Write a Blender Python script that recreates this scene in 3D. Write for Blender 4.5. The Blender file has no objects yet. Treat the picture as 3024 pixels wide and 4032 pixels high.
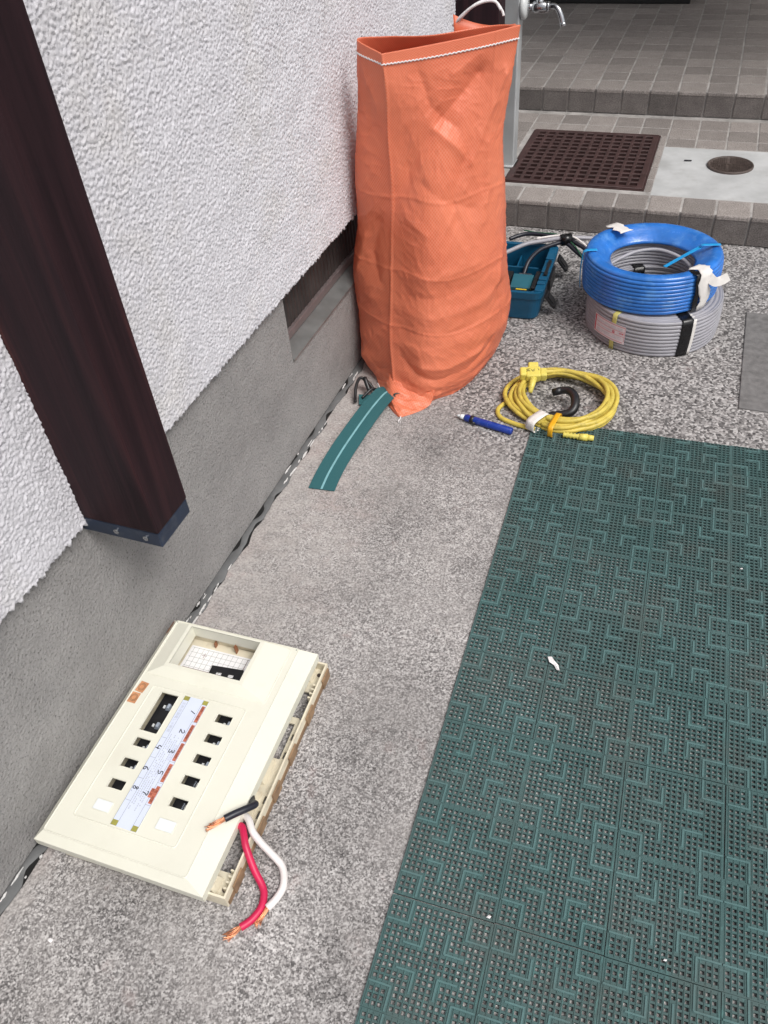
import bpy, bmesh, math, random
import numpy as np
from mathutils import Matrix, Vector, Euler
random.seed(7); rng = np.random.default_rng(11)
R = math.radians
S = bpy.context.scene
COL = S.collection

# ------------------------------------------------------------------ camera, sky, sun, exposure
cam_d = bpy.data.cameras.new('camera'); cam = bpy.data.objects.new('camera', cam_d); COL.objects.link(cam)
S.camera = cam
right = Vector((0.93707779, 0.34196189, -0.07033687))
down = Vector((0.18927270, -0.66690299, -0.72070538))
fwd = Vector((-0.29336164, 0.66204416, -0.68966403))
rot = Matrix((right, -down, -fwd)).transposed()
cam.matrix_world = Matrix.Translation((0.75796, 0.0, 1.16927)) @ rot.to_4x4()
cam_d.sensor_fit = 'VERTICAL'; cam_d.sensor_height = 36.0
cam_d.lens = 36.0 * 3152.41 / 4032.0
cam_d.clip_start = 0.02; cam_d.clip_end = 200
S.render.resolution_x, S.render.resolution_y = 768, 1024

sun_dir = Vector((0.62, -0.30, 1.05)).normalized()         # towards the light
W = bpy.data.worlds.new('World'); S.world = W; W.use_nodes = True
nt = W.node_tree
bg = nt.nodes['Background']
sky = nt.nodes.new('ShaderNodeTexSky'); sky.sky_type = 'NISHITA'; sky.sun_disc = False
sky.sun_elevation = math.asin(sun_dir.z); sky.sun_rotation = math.atan2(sun_dir.x, sun_dir.y)
sky.air_density = 1.0; sky.dust_density = 4.0; sky.ozone_density = 1.0
hs = nt.nodes.new('ShaderNodeHueSaturation'); hs.inputs['Saturation'].default_value = 0.22
nt.links.new(sky.outputs[0], hs.inputs['Color']); nt.links.new(hs.outputs[0], bg.inputs['Color'])
bg.inputs['Strength'].default_value = 0.095
sd = bpy.data.lights.new('sun', 'SUN'); sun = bpy.data.objects.new('sun', sd); COL.objects.link(sun)
sd.energy = 1.7; sd.angle = R(26); sd.color = (1.0, 0.97, 0.93)
sun.rotation_euler = sun_dir.to_track_quat('Z', 'Y').to_euler(); sun.location = (3, -2, 5)
S.view_settings.view_transform = 'Standard'; S.view_settings.look = 'None'
S.view_settings.gamma = 1.0; S.view_settings.use_curve_mapping = False
S.view_settings.exposure = 0.44

# ------------------------------------------------------------------ helpers: objects
def tag(o, label=None, cat=None, group=None, kind=None):
    if label: o['label'] = label
    if cat: o['category'] = cat
    if group: o['group'] = group
    if kind: o['kind'] = kind
    return o
def thing(name, loc, label, cat, group=None):
    o = bpy.data.objects.new(name, None); COL.objects.link(o); o.location = loc
    o.empty_display_size = 0.05
    return tag(o, label, cat, group)
def link(o, parent=None):
    COL.objects.link(o)
    if parent is not None:
        o.parent = parent
        off = Vector((0, 0, 0)); p = parent
        # all parts are modelled in world coordinates: undo every ancestor's own placement
        m = Matrix.Identity(4); chain = []
        while p is not None: chain.append(p); p = p.parent
        for q in reversed(chain): m = m @ q.matrix_parent_inverse @ q.matrix_basis
        o.matrix_parent_inverse = m.inverted()
    return o
def mobj(name, verts, faces, mats, parent=None, smooth=False, mi=None):
    me = bpy.data.meshes.new(name)
    me.from_pydata([tuple(v) for v in verts], [], [tuple(f) for f in faces])
    if not isinstance(mats, (list, tuple)): mats = [mats]
    for m in mats: me.materials.append(m)
    if mi is not None: me.polygons.foreach_set('material_index', mi)
    if smooth: me.polygons.foreach_set('use_smooth', [True] * len(me.polygons))
    me.update()
    return link(bpy.data.objects.new(name, me), parent)
class MB:
    """collects shapes into one mesh"""
    def __init__(s): s.v = []; s.f = []; s.mi = []; s.m = 0; s.T = None
    def add(s, vs, fs):
        n = len(s.v)
        for v in vs:
            v = Vector(v)
            s.v.append(s.T @ v if s.T is not None else v)
        for f in fs: s.f.append([i + n for i in f]); s.mi.append(s.m)
        return s
    def box(s, x0, x1, y0, y1, z0, z1):
        vs = [(x, y, z) for z in (z0, z1) for y in (y0, y1) for x in (x0, x1)]
        return s.add(vs, [(0, 2, 3, 1), (4, 5, 7, 6), (0, 1, 5, 4), (2, 6, 7, 3), (0, 4, 6, 2), (1, 3, 7, 5)])
    def frustum(s, lo, hi, z0, z1):
        (a, b, c, d), (e, f, g, h) = lo, hi
        vs = [(a, c, z0), (b, c, z0), (b, d, z0), (a, d, z0), (e, g, z1), (f, g, z1), (f, h, z1), (e, h, z1)]
        return s.add(vs, [(3, 2, 1, 0), (4, 5, 6, 7), (0, 1, 5, 4), (1, 2, 6, 5), (2, 3, 7, 6), (3, 0, 4, 7)])
    def tube(s, path, r, seg=10, closed=False, caps=True):
        vs, fs = tube_geo(path, r, seg, closed, caps); return s.add(vs, fs)
    def ribbon(s, left, right_, th=0.0):
        n = len(left); vs = list(left) + list(right_)
        fs = [(i, i + 1, n + i + 1, n + i) for i in range(n - 1)]
        return s.add(vs, fs)
    def disc(s, c, r, z0, z1, seg=32):
        vs = []; fs = []
        for z in (z0, z1):
            for k in range(seg):
                a = 2 * math.pi * k / seg; vs.append((c[0] + r * math.cos(a), c[1] + r * math.sin(a), z))
        for k in range(seg):
            j = (k + 1) % seg; fs.append((k, j, seg + j, seg + k))
        fs.append(list(range(seg, 2 * seg))); fs.append(list(range(seg - 1, -1, -1)))
        return s.add(vs, fs)
    def grid_plate(s, x0, x1, y0, y1, z0, z1, holes, axes=(0, 1, 2)):
        """slab with rectangular through holes (x0,x1,y0,y1)"""
        xs = sorted({x0, x1} | {h[0] for h in holes if x0 < h[0] < x1} | {h[1] for h in holes if x0 < h[1] < x1})
        ys = sorted({y0, y1} | {h[2] for h in holes if y0 < h[2] < y1} | {h[3] for h in holes if y0 < h[3] < y1})
        nx, ny = len(xs), len(ys)
        def solid(i, j):
            if not (0 <= i < nx - 1 and 0 <= j < ny - 1): return False
            cx, cy = (xs[i] + xs[i + 1]) / 2, (ys[j] + ys[j + 1]) / 2
            return not any(h[0] < cx < h[1] and h[2] < cy < h[3] for h in holes)
        P = lambda i, j, k: k * nx * ny + j * nx + i
        vs = []
        for z in (z0, z1):
            for y in ys:
                for x in xs:
                    p = [0, 0, 0]; p[axes[0]] = x; p[axes[1]] = y; p[axes[2]] = z; vs.append(p)
        fs = []
        for j in range(ny - 1):
            for i in range(nx - 1):
                if not solid(i, j): continue
                fs.append((P(i, j, 1), P(i + 1, j, 1), P(i + 1, j + 1, 1), P(i, j + 1, 1)))
                fs.append((P(i, j, 0), P(i, j + 1, 0), P(i + 1, j + 1, 0), P(i + 1, j, 0)))
                if not solid(i - 1, j): fs.append((P(i, j, 0), P(i, j, 1), P(i, j + 1, 1), P(i, j + 1, 0)))
                if not solid(i + 1, j): fs.append((P(i + 1, j, 0), P(i + 1, j + 1, 0), P(i + 1, j + 1, 1), P(i + 1, j, 1)))
                if not solid(i, j - 1): fs.append((P(i, j, 0), P(i + 1, j, 0), P(i + 1, j, 1), P(i, j, 1)))
                if not solid(i, j + 1): fs.append((P(i, j + 1, 0), P(i, j + 1, 1), P(i + 1, j + 1, 1), P(i + 1, j + 1, 0)))
        return s.add(vs, fs)
    def build(s, name, mats, parent=None, smooth=False, bevel=0, seg=2):
        o = mobj(name, s.v, s.f, mats, parent, smooth, s.mi)
        bm = bmesh.new(); bm.from_mesh(o.data)
        bmesh.ops.recalc_face_normals(bm, faces=bm.faces)
        bm.to_mesh(o.data); bm.free()
        if bevel:
            b = o.modifiers.new('bevel', 'BEVEL'); b.width = bevel; b.segments = seg; b.limit_method = 'ANGLE'; b.angle_limit = R(35)
            b.harden_normals = False
        return o
def tube_geo(path, r, seg=10, closed=False, caps=True):
    P = [Vector(p) for p in path]; n = len(P)
    rs = r if hasattr(r, '__len__') else [r] * n
    T = []
    for i in range(n):
        a = P[(i - 1) % n] if (closed or i > 0) else P[i]; b = P[(i + 1) % n] if (closed or i < n - 1) else P[i]
        t = b - a; T.append(t.normalized() if t.length > 1e-9 else Vector((0, 0, 1)))
    u = T[0].orthogonal().normalized(); vs = []; fs = []
    for i in range(n):
        u = (u - T[i] * u.dot(T[i])).normalized(); w = T[i].cross(u)
        for k in range(seg):
            a = 2 * math.pi * k / seg
            vs.append(P[i] + (u * math.cos(a) + w * math.sin(a)) * rs[i])
    m = n if closed else n - 1
    for i in range(m):
        for k in range(seg):
            a = i * seg + k; b = i * seg + (k + 1) % seg; c = ((i + 1) % n) * seg + (k + 1) % seg; d = ((i + 1) % n) * seg + k
            fs.append((a, b, c, d))
    if caps and not closed:
        fs.append(list(range(seg - 1, -1, -1))); fs.append([(n - 1) * seg + k for k in range(seg)])
    return vs, fs
def cr(pts, n=12, closed=False):
    """Catmull-Rom through points"""
    P = [Vector(p) for p in pts]; out = []; m = len(P)
    rngi = range(m) if closed else range(m - 1)
    for i in rngi:
        p0 = P[(i - 1) % m] if (closed or i > 0) else P[i]; p1 = P[i]; p2 = P[(i + 1) % m]
        p3 = P[(i + 2) % m] if (closed or i + 2 < m) else p2
        for k in range(n):
            t = k / n
            out.append(0.5 * ((2 * p1) + (p2 - p0) * t + (2 * p0 - 5 * p1 + 4 * p2 - p3) * t * t + (3 * p1 - p0 - 3 * p2 + p3) * t ** 3))
    if not closed: out.append(P[-1])
    return out
def fnoise(nx, ny, dx, dy, lx, ly, width=0.6, seed=0):
    """band-limited random field, wavelength lx (m) along x, ly along y, unit deviation"""
    g = np.random.default_rng(seed)
    F = np.fft.fft2(g.standard_normal((ny, nx)))
    fx = np.fft.fftfreq(nx, dx)[None, :]; fy = np.fft.fftfreq(ny, dy)[:, None]
    k = np.sqrt((fx * lx) ** 2 + (fy * ly) ** 2) + 1e-9
    A = np.exp(-(np.log(k) / width) ** 2); A[0, 0] = 0
    z = np.real(np.fft.ifft2(F * A)); return (z - z.mean()) / z.std()
def lathe(profile, center, mats, name, parent, seg=96, tilt=(0, 0), wob=0.0, seed=1, smooth=True, a0=0, a1=2 * math.pi):
    full = abs(a1 - a0 - 2 * math.pi) < 1e-6
    n = len(profile); vs = []; fs = []; g = random.Random(seed); ph = [g.uniform(0, 6.28) for _ in range(4)]
    cols = seg if full else seg + 1
    for k in range(cols):
        a = a0 + (a1 - a0) * k / seg
        dr = wob * (math.sin(2 * a + ph[0]) + 0.6 * math.sin(3 * a + ph[1]) + 0.4 * math.sin(5 * a + ph[2]))
        for (r, z) in profile:
            x = (r + dr) * math.cos(a); y = (r + dr) * math.sin(a)
            vs.append((center[0] + x, center[1] + y, center[2] + z + tilt[0] * x + tilt[1] * y))
    for k in range(seg):
        for i in range(n - 1):
            j = (k + 1) % cols
            fs.append((k * n + i, j * n + i, j * n + i + 1, k * n + i + 1))
    return mobj(name, vs, fs, mats, parent, smooth)

# ------------------------------------------------------------------ helpers: materials
class NT:
    def __init__(s, name):
        s.m = bpy.data.materials.new(name); s.m.use_nodes = True; s.t = s.m.node_tree
        s.b = s.t.nodes['Principled BSDF']; s.out = s.t.nodes['Material Output']
        s._c = None
    def n(s, ty, **kw):
        o = s.t.nodes.new('ShaderNode' + ty)
        for k, v in kw.items(): setattr(o, k, v)
        return o
    def l(s, a, b): s.t.links.new(a, b)
    def co(s):
        if s._c is None: s._c = s.n('TexCoord').outputs['Object']
        return s._c
    def mapped(s, scale=(1, 1, 1), rot=(0, 0, 0), co=None):
        m = s.n('Mapping'); m.inputs['Scale'].default_value = scale; m.inputs['Rotation'].default_value = rot
        s.l(co or s.co(), m.inputs['Vector']); return m.outputs[0]
    def noise(s, scale, detail=3, rough=0.55, co=None, dist=0.0):
        o = s.n('TexNoise'); o.inputs['Scale'].default_value = scale; o.inputs['Detail'].default_value = detail
        o.inputs['Roughness'].default_value = rough; o.inputs['Distortion'].default_value = dist
        s.l(co or s.co(), o.inputs['Vector']); return o.outputs['Fac']
    def voro(s, scale, co=None, out='Color', feature='F1', rnd=1.0):
        o = s.n('TexVoronoi'); o.feature = feature; o.inputs['Scale'].default_value = scale
        o.inputs['Randomness'].default_value = rnd
        s.l(co or s.co(), o.inputs['Vector']); return o.outputs[out]
    def ramp(s, fac, stops, interp='LINEAR'):
        o = s.n('ValToRGB'); o.color_ramp.interpolation = interp; e = o.color_ramp.elements
        while len(e) < len(stops): e.new(0.5)
        for el, (p, c) in zip(e, stops):
            el.position = p; el.color = (c, c, c, 1) if not hasattr(c, '__len__') else (*c, 1)
        s.l(fac, o.inputs[0]); return o.outputs[0]
    def mix(s, a, b, fac, blend='MIX'):
        o = s.n('Mix'); o.data_type = 'RGBA'; o.blend_type = blend
        for v, i in ((a, 'A'), (b, 'B')):
            sock = [x for x in o.inputs if x.name == i and x.type == 'RGBA'][0]
            if hasattr(v, 'links'): s.l(v, sock)
            else: sock.default_value = (*v, 1) if len(v) == 3 else v
        f = [x for x in o.inputs if x.name == 'Factor' and x.type == 'VALUE'][0]
        if hasattr(fac, 'links'): s.l(fac, f)
        else: f.default_value = fac
        return [x for x in o.outputs if x.type == 'RGBA'][0]
    def math(s, op, a, b=None, clamp=False):
        o = s.n('Math'); o.operation = op; o.use_clamp = clamp
        for i, v in enumerate((a, b)):
            if v is None: continue
            if hasattr(v, 'links'): s.l(v, o.inputs[i])
            else: o.inputs[i].default_value = v
        return o.outputs[0]
    def bump(s, h, strength, dist, prev=None):
        o = s.n('Bump'); o.inputs['Strength'].default_value = strength; o.inputs['Distance'].default_value = dist
        s.l(h, o.inputs['Height'])
        if prev is not None: s.l(prev, o.inputs['Normal'])
        return o.outputs[0]
    def set(s, col=None, rough=None, metal=None, spec=None, normal=None, **kw):
        def put(k, v):
            i = s.b.inputs[k]
            if hasattr(v, 'links'): s.l(v, i)
            else: i.default_value = (*v, 1) if hasattr(v, '__len__') and len(v) == 3 and i.type == 'RGBA' else v
        if col is not None: put('Base Color', col)
        if rough is not None: put('Roughness', rough)
        if metal is not None: put('Metallic', metal)
        if spec is not None: put('Specular IOR Level', spec)
        if normal is not None: put('Normal', normal)
        for k, v in kw.items(): put(k.replace('_', ' '), v)
        return s.m
def scl(c, k): return tuple(min(1, x * k) for x in c)
def plain(name, col, rough=0.5, var=0.18, scale=30, bump=0.0, bscale=200, metal=0, spec=0.5, dirt=0.0, dirtcol=(0.05, 0.04, 0.035), **kw):
    t = NT(name)
    c = t.mix(scl(col, 1 - var), scl(col, 1 + var), t.ramp(t.noise(scale, 4), [(0.3, 0), (0.7, 1)]))
    if dirt:
        c = t.mix(c, dirtcol, t.math('MULTIPLY', t.ramp(t.noise(scale * 1.7, 5, 0.65), [(0.52, 0), (0.72, 1)]), dirt))
    n = t.bump(t.noise(bscale, 3), 0.35, bump) if bump else None
    return t.set(c, t.math('ADD', t.math('MULTIPLY', t.noise(scale * 2, 3), 0.16), rough - 0.08), metal, spec, n, **kw)

# concrete ground: washed aggregate to the right and far, trowelled pale strip by the wall
def mat_ground():
    t = NT('ground_concrete'); co = t.co()
    sep = t.n('SeparateXYZ'); t.l(co, sep.inputs[0]); X, Y = sep.outputs[0], sep.outputs[1]
    n_big = t.noise(3.2, 4, 0.6); n_mid = t.noise(14, 5, 0.65); n_f = t.noise(95, 4, 0.6)
    v1 = t.voro(190); v2 = t.voro(430); g1 = t.n('SeparateColor'); t.l(v1, g1.inputs[0]); g2 = t.n('SeparateColor'); t.l(v2, g2.inputs[0])
    # fine weathered speckle
    n_x = t.noise(210, 3, 0.6); n_y = t.noise(70, 4, 0.6)
    sp = t.math('ADD', t.math('MULTIPLY', g2.outputs[0], 0.34), t.math('ADD', t.math('MULTIPLY', n_x, 0.55), t.math('MULTIPLY', n_y, 0.38)))
    speck = t.ramp(sp, [(0.41, (0.085, 0.080, 0.080)), (0.54, (0.18, 0.170, 0.168)), (0.67, (0.345, 0.328, 0.322)), (0.83, (0.58, 0.558, 0.55))])
    dark = t.ramp(t.noise(5.5, 7, 0.72), [(0.34, 0.60), (0.50, 1.0), (0.66, 1.35)])
    speck = t.mix(speck, dark, 1.0, 'MULTIPLY')
    clean = t.ramp(t.math('ADD', t.math('MULTIPLY', t.noise(3.4, 8, 0.74), 0.8), t.math('MULTIPLY', n_mid, 0.25)), [(0.46, 0), (0.62, 1)])
    pale = t.mix(t.ramp(n_x, [(0.3, (0.30, 0.283, 0.274)), (0.7, (0.45, 0.43, 0.418))]), (0.36, 0.33, 0.315), 0.3)
    speck = t.mix(speck, pale, t.math('MULTIPLY', clean, 0.42))
    lich = t.ramp(t.noise(11, 8, 0.76), [(0.50, 0), (0.60, 1)])
    speck = t.mix(speck, (0.085, 0.080, 0.078), t.math('MULTIPLY', lich, 0.30))
    # coarse exposed aggregate
    sa = t.math('ADD', t.math('MULTIPLY', g1.outputs[1], 0.62), t.math('MULTIPLY', n_f, 0.5))
    agg = t.ramp(sa, [(0.22, (0.060, 0.056, 0.057)), (0.45, (0.165, 0.156, 0.154)), (0.66, (0.305, 0.289, 0.285)), (0.9, (0.52, 0.50, 0.493))])
    # trowelled strip
    sm = t.ramp(t.noise(26, 5, 0.6), [(0.3, (0.34, 0.317, 0.305)), (0.7, (0.48, 0.45, 0.434))])
    sm = t.mix(sm, (0.40, 0.31, 0.29), t.math('MULTIPLY', t.ramp(t.noise(5, 3), [(0.5, 0), (0.66, 1)]), 0.4))
    sm = t.mix(sm, t.ramp(n_x, [(0.35, 0.72), (0.65, 1.12)]), 1.0, 'MULTIPLY')
    # where the strip ends: grows wider to the far end
    wob = t.math('MULTIPLY', t.math('SUBTRACT', n_mid, 0.5), 0.22)
    wob2 = t.math('MULTIPLY', t.math('SUBTRACT', n_big, 0.5), 0.5)
    edge = t.math('ADD', t.math('ADD', X, wob), wob2)
    near = t.ramp(t.math('ADD', Y, t.math('MULTIPLY', wob2, 1.6)), [(0.55, 0.02), (0.72, 0.30), (0.95, 0.34), (1.0, 0.30)])  # strip width by y (m)
    # ramp input is clamped at 1: beyond y = 1 m the strip keeps a 0.30 m width
    m_s = t.math('SUBTRACT', near, edge); m_s = t.math('MULTIPLY', m_s, 4.5, True)
    spots = t.ramp(t.noise(34, 7, 0.78), [(0.44, 1), (0.54, 0)])
    m_s = t.math('MULTIPLY', m_s, t.mix((1, 1, 1), spots, 0.62))
    base = t.mix(speck, agg, t.math('MULTIPLY', t.math('ADD', t.math('SUBTRACT', t.math('ADD', Y, t.math('MULTIPLY', X, 0.7)), 1.55), wob2), 5.0, True))
    col = t.mix(base, sm, m_s)
    # narrow pale cement margin along the plinth
    mg = t.math('MULTIPLY', t.math('SUBTRACT', 0.05, t.math('ADD', X, t.math('MULTIPLY', t.math('SUBTRACT', t.noise(30, 5, .7), 0.5), 0.09))), 40, True)
    col = t.mix(col, sm, t.math('MULTIPLY', mg, 0.75))
    pink = t.ramp(t.noise(9, 5, 0.7), [(0.6, 0), (0.72, 1)])
    col = t.mix(col, (0.48, 0.34, 0.32), t.math('MULTIPLY', pink, 0.25))
    hgt = t.mix(t.math('ADD', t.math('ADD', t.math('MULTIPLY', n_f, 0.9), t.math('MULTIPLY', n_x, 0.6)), t.math('MULTIPLY', t.voro(190, out='Distance'), -1.1)), t.math('MULTIPLY', t.noise(60, 5), 0.5), t.math('MULTIPLY', m_s, 0.9))
    nb = t.bump(hgt, 0.6, 0.0024)
    return t.set(col, 0.88, 0, 0.3, nb)
def mat_stucco():
    t = NT('stucco_white')
    c = t.mix((0.575, 0.565, 0.60), (0.695, 0.685, 0.72), t.noise(90, 3))
    c = t.mix(c, (0.55, 0.52, 0.46), t.math('MULTIPLY', t.ramp(t.noise(5, 5, 0.7), [(0.52, 0), (0.75, 1)]), 0.4))
    c = t.mix(c, (0.22, 0.21, 0.21), t.math('MULTIPLY', t.ramp(t.noise(160, 2), [(0.70, 0), (0.76, 1)]), 0.5))
    return t.set(c, 0.9, 0, 0.2, t.bump(t.noise(420, 4, 0.6), 0.6, 0.0012))
def mat_plinth():
    t = NT('plinth_mortar')
    c = t.mix((0.295, 0.288, 0.284), (0.36, 0.35, 0.344), t.ramp(t.noise(9, 6, 0.7), [(0.35, 0), (0.65, 1)]))
    c = t.mix(c, (0.10, 0.095, 0.095), t.math('MULTIPLY', t.ramp(t.noise(240, 3), [(0.55, 0), (0.70, 1)]), 0.75))
    c = t.mix(c, (0.42, 0.41, 0.40), t.math('MULTIPLY', t.ramp(t.noise(190, 3, .6), [(0.60, 0), (0.70, 1)]), 0.45))
    c = t.mix(c, (0.11, 0.105, 0.105), t.math('MULTIPLY', t.ramp(t.noise(3.1, 5, 0.65, t.mapped((1, 1, 2.5))), [(0.52, 0), (0.78, 1)]), 0.30))
    return t.set(c, 0.92, 0, 0.2, t.bump(t.math('ADD', t.noise(190, 4, 0.65), t.math('MULTIPLY', t.noise(60, 4), 0.6)), 0.95, 0.0050))
def mat_wood():
    t = NT('timber_dark_stain')
    g = t.noise(34, 6, 0.6, t.mapped((1, 1, 0.045)), 0.6)
    c = t.ramp(g, [(0.28, (0.008, 0.004, 0.006)), (0.5, (0.021, 0.009, 0.012)), (0.63, (0.034, 0.013, 0.016)), (0.78, (0.075, 0.024, 0.022))])
    c = t.mix(c, (0.33, 0.17, 0.11), t.ramp(t.noise(60, 3, 0.5, t.mapped((1, 1, 0.22))), [(0.745, 0), (0.77, 1)]))
    return t.set(c, t.math('ADD', t.math('MULTIPLY', g, 0.2), 0.52), 0, 0.2, t.bump(t.noise(150, 4, 0.6, t.mapped((1, 1, 0.05))), 0.4, 0.001))
def mat_tile(name, a, b, spec=0.35):
    t = NT(name)
    oi = t.n('ObjectInfo'); v = t.n('VectorMath'); v.operation = 'ADD'
    cmb = t.n('CombineXYZ'); t.l(t.math('MULTIPLY', oi.outputs['Random'], 37.0), cmb.inputs[0]); t.l(t.math('MULTIPLY', oi.outputs['Random'], 11.0), cmb.inputs[1])
    t.l(t.co(), v.inputs[0]); t.l(cmb.outputs[0], v.inputs[1]); co = v.outputs[0]
    c = t.mix(a, b, t.ramp(t.noise(24, 5, 0.65, co), [(0.3, 0), (0.7, 1)]))
    c = t.mix(c, t.ramp(t.noise(260, 3, 0.6, co), [(0.35, 0.5), (0.65, 1.4)]), 0.75, 'MULTIPLY')
    k = t.math('ADD', t.math('MULTIPLY', oi.outputs['Random'], 0.34), 0.83)
    cc = t.n('CombineXYZ'); [t.l(k, cc.inputs[i]) for i in range(3)]
    c = t.mix(c, cc.outputs[0], 1.0, 'MULTIPLY')
    return t.set(c, t.math('ADD', t.math('MULTIPLY', t.noise(40, 4, .6, co), 0.3), 0.42), 0, spec, t.bump(t.noise(300, 4, 0.6, co), 0.5, 0.0014))
def mat_sack():
    t = NT('sack_woven_orange')
    uv = t.n('UVMap'); uv.uv_map = 'uv'; U = uv.outputs[0]
    ck = t.n('TexChecker'); ck.inputs['Scale'].default_value = 1.0
    t.l(t.mapped((290, 290, 1), co=U), ck.inputs['Vector'])
    w = t.math('MULTIPLY', ck.outputs['Fac'], 1.0)
    c = t.mix((0.79, 0.180, 0.082), (0.87, 0.235, 0.112), t.ramp(t.noise(6, 4, 0.6), [(0.3, 0), (0.7, 1)]))
    c = t.mix(c, (0.90, 0.40, 0.28), t.math('MULTIPLY', w, 0.36))
    thr = t.noise(1.0, 2, 0.5, t.mapped((300, 9, 1), co=U)); thr2 = t.noise(1.0, 2, 0.5, t.mapped((9, 300, 1), co=U))
    c = t.mix(c, (0.84, 0.36, 0.26), t.math('MULTIPLY', t.ramp(t.math('MAXIMUM', thr, thr2), [(0.60, 0), (0.80, 1)]), 0.16))
    h = t.math('ADD', t.math('MULTIPLY', w, 0.5), t.math('ADD', thr, thr2))
    nb = t.bump(t.noise(38, 3, 0.5), 0.22, 0.003, t.bump(h, 0.30, 0.0006))
    m_ = t.set(c, t.math('ADD', t.math('MULTIPLY', t.noise(9, 4), 0.22), 0.31), 0, 0.5, nb)
    tr = t.n('BsdfTranslucent'); t.l(c, tr.inputs['Color']); mx = t.n('MixShader'); mx.inputs[0].default_value = 0.22     # thin film lets light through
    t.l(t.b.outputs[0], mx.inputs[1]); t.l(tr.outputs[0], mx.inputs[2]); t.l(mx.outputs[0], t.out.inputs['Surface'])
    return m_
def mat_mat(name, a, b, wear):
    t = NT(name)
    g = t.n('NewGeometry').outputs['Position']
    c = t.mix(a, b, t.ramp(t.noise(5.5, 5, 0.65, g), [(0.35, 0), (0.65, 1)]))
    c = t.mix(c, (0.085, 0.075, 0.065), t.math('MULTIPLY', t.ramp(t.noise(7, 6, 0.7, g), [(0.48, 0), (0.72, 1)]), 0.45))
    c = t.mix(c, wear, t.math('MULTIPLY', t.ramp(t.noise(150, 4, 0.7, t.mapped((1, 0.25, 1), co=g)), [(0.56, 0), (0.7, 1)]), 0.42))
    c = t.mix(c, (0.03, 0.36, 0.20), t.math('MULTIPLY', t.ramp(t.noise(18, 5, 0.75, g), [(0.70, 0), (0.8, 1)]), 0.5))
    return t.set(c, 0.72, 0, 0.4, t.bump(t.noise(260, 3, 0.6, g), 0.4, 0.0012))
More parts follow.
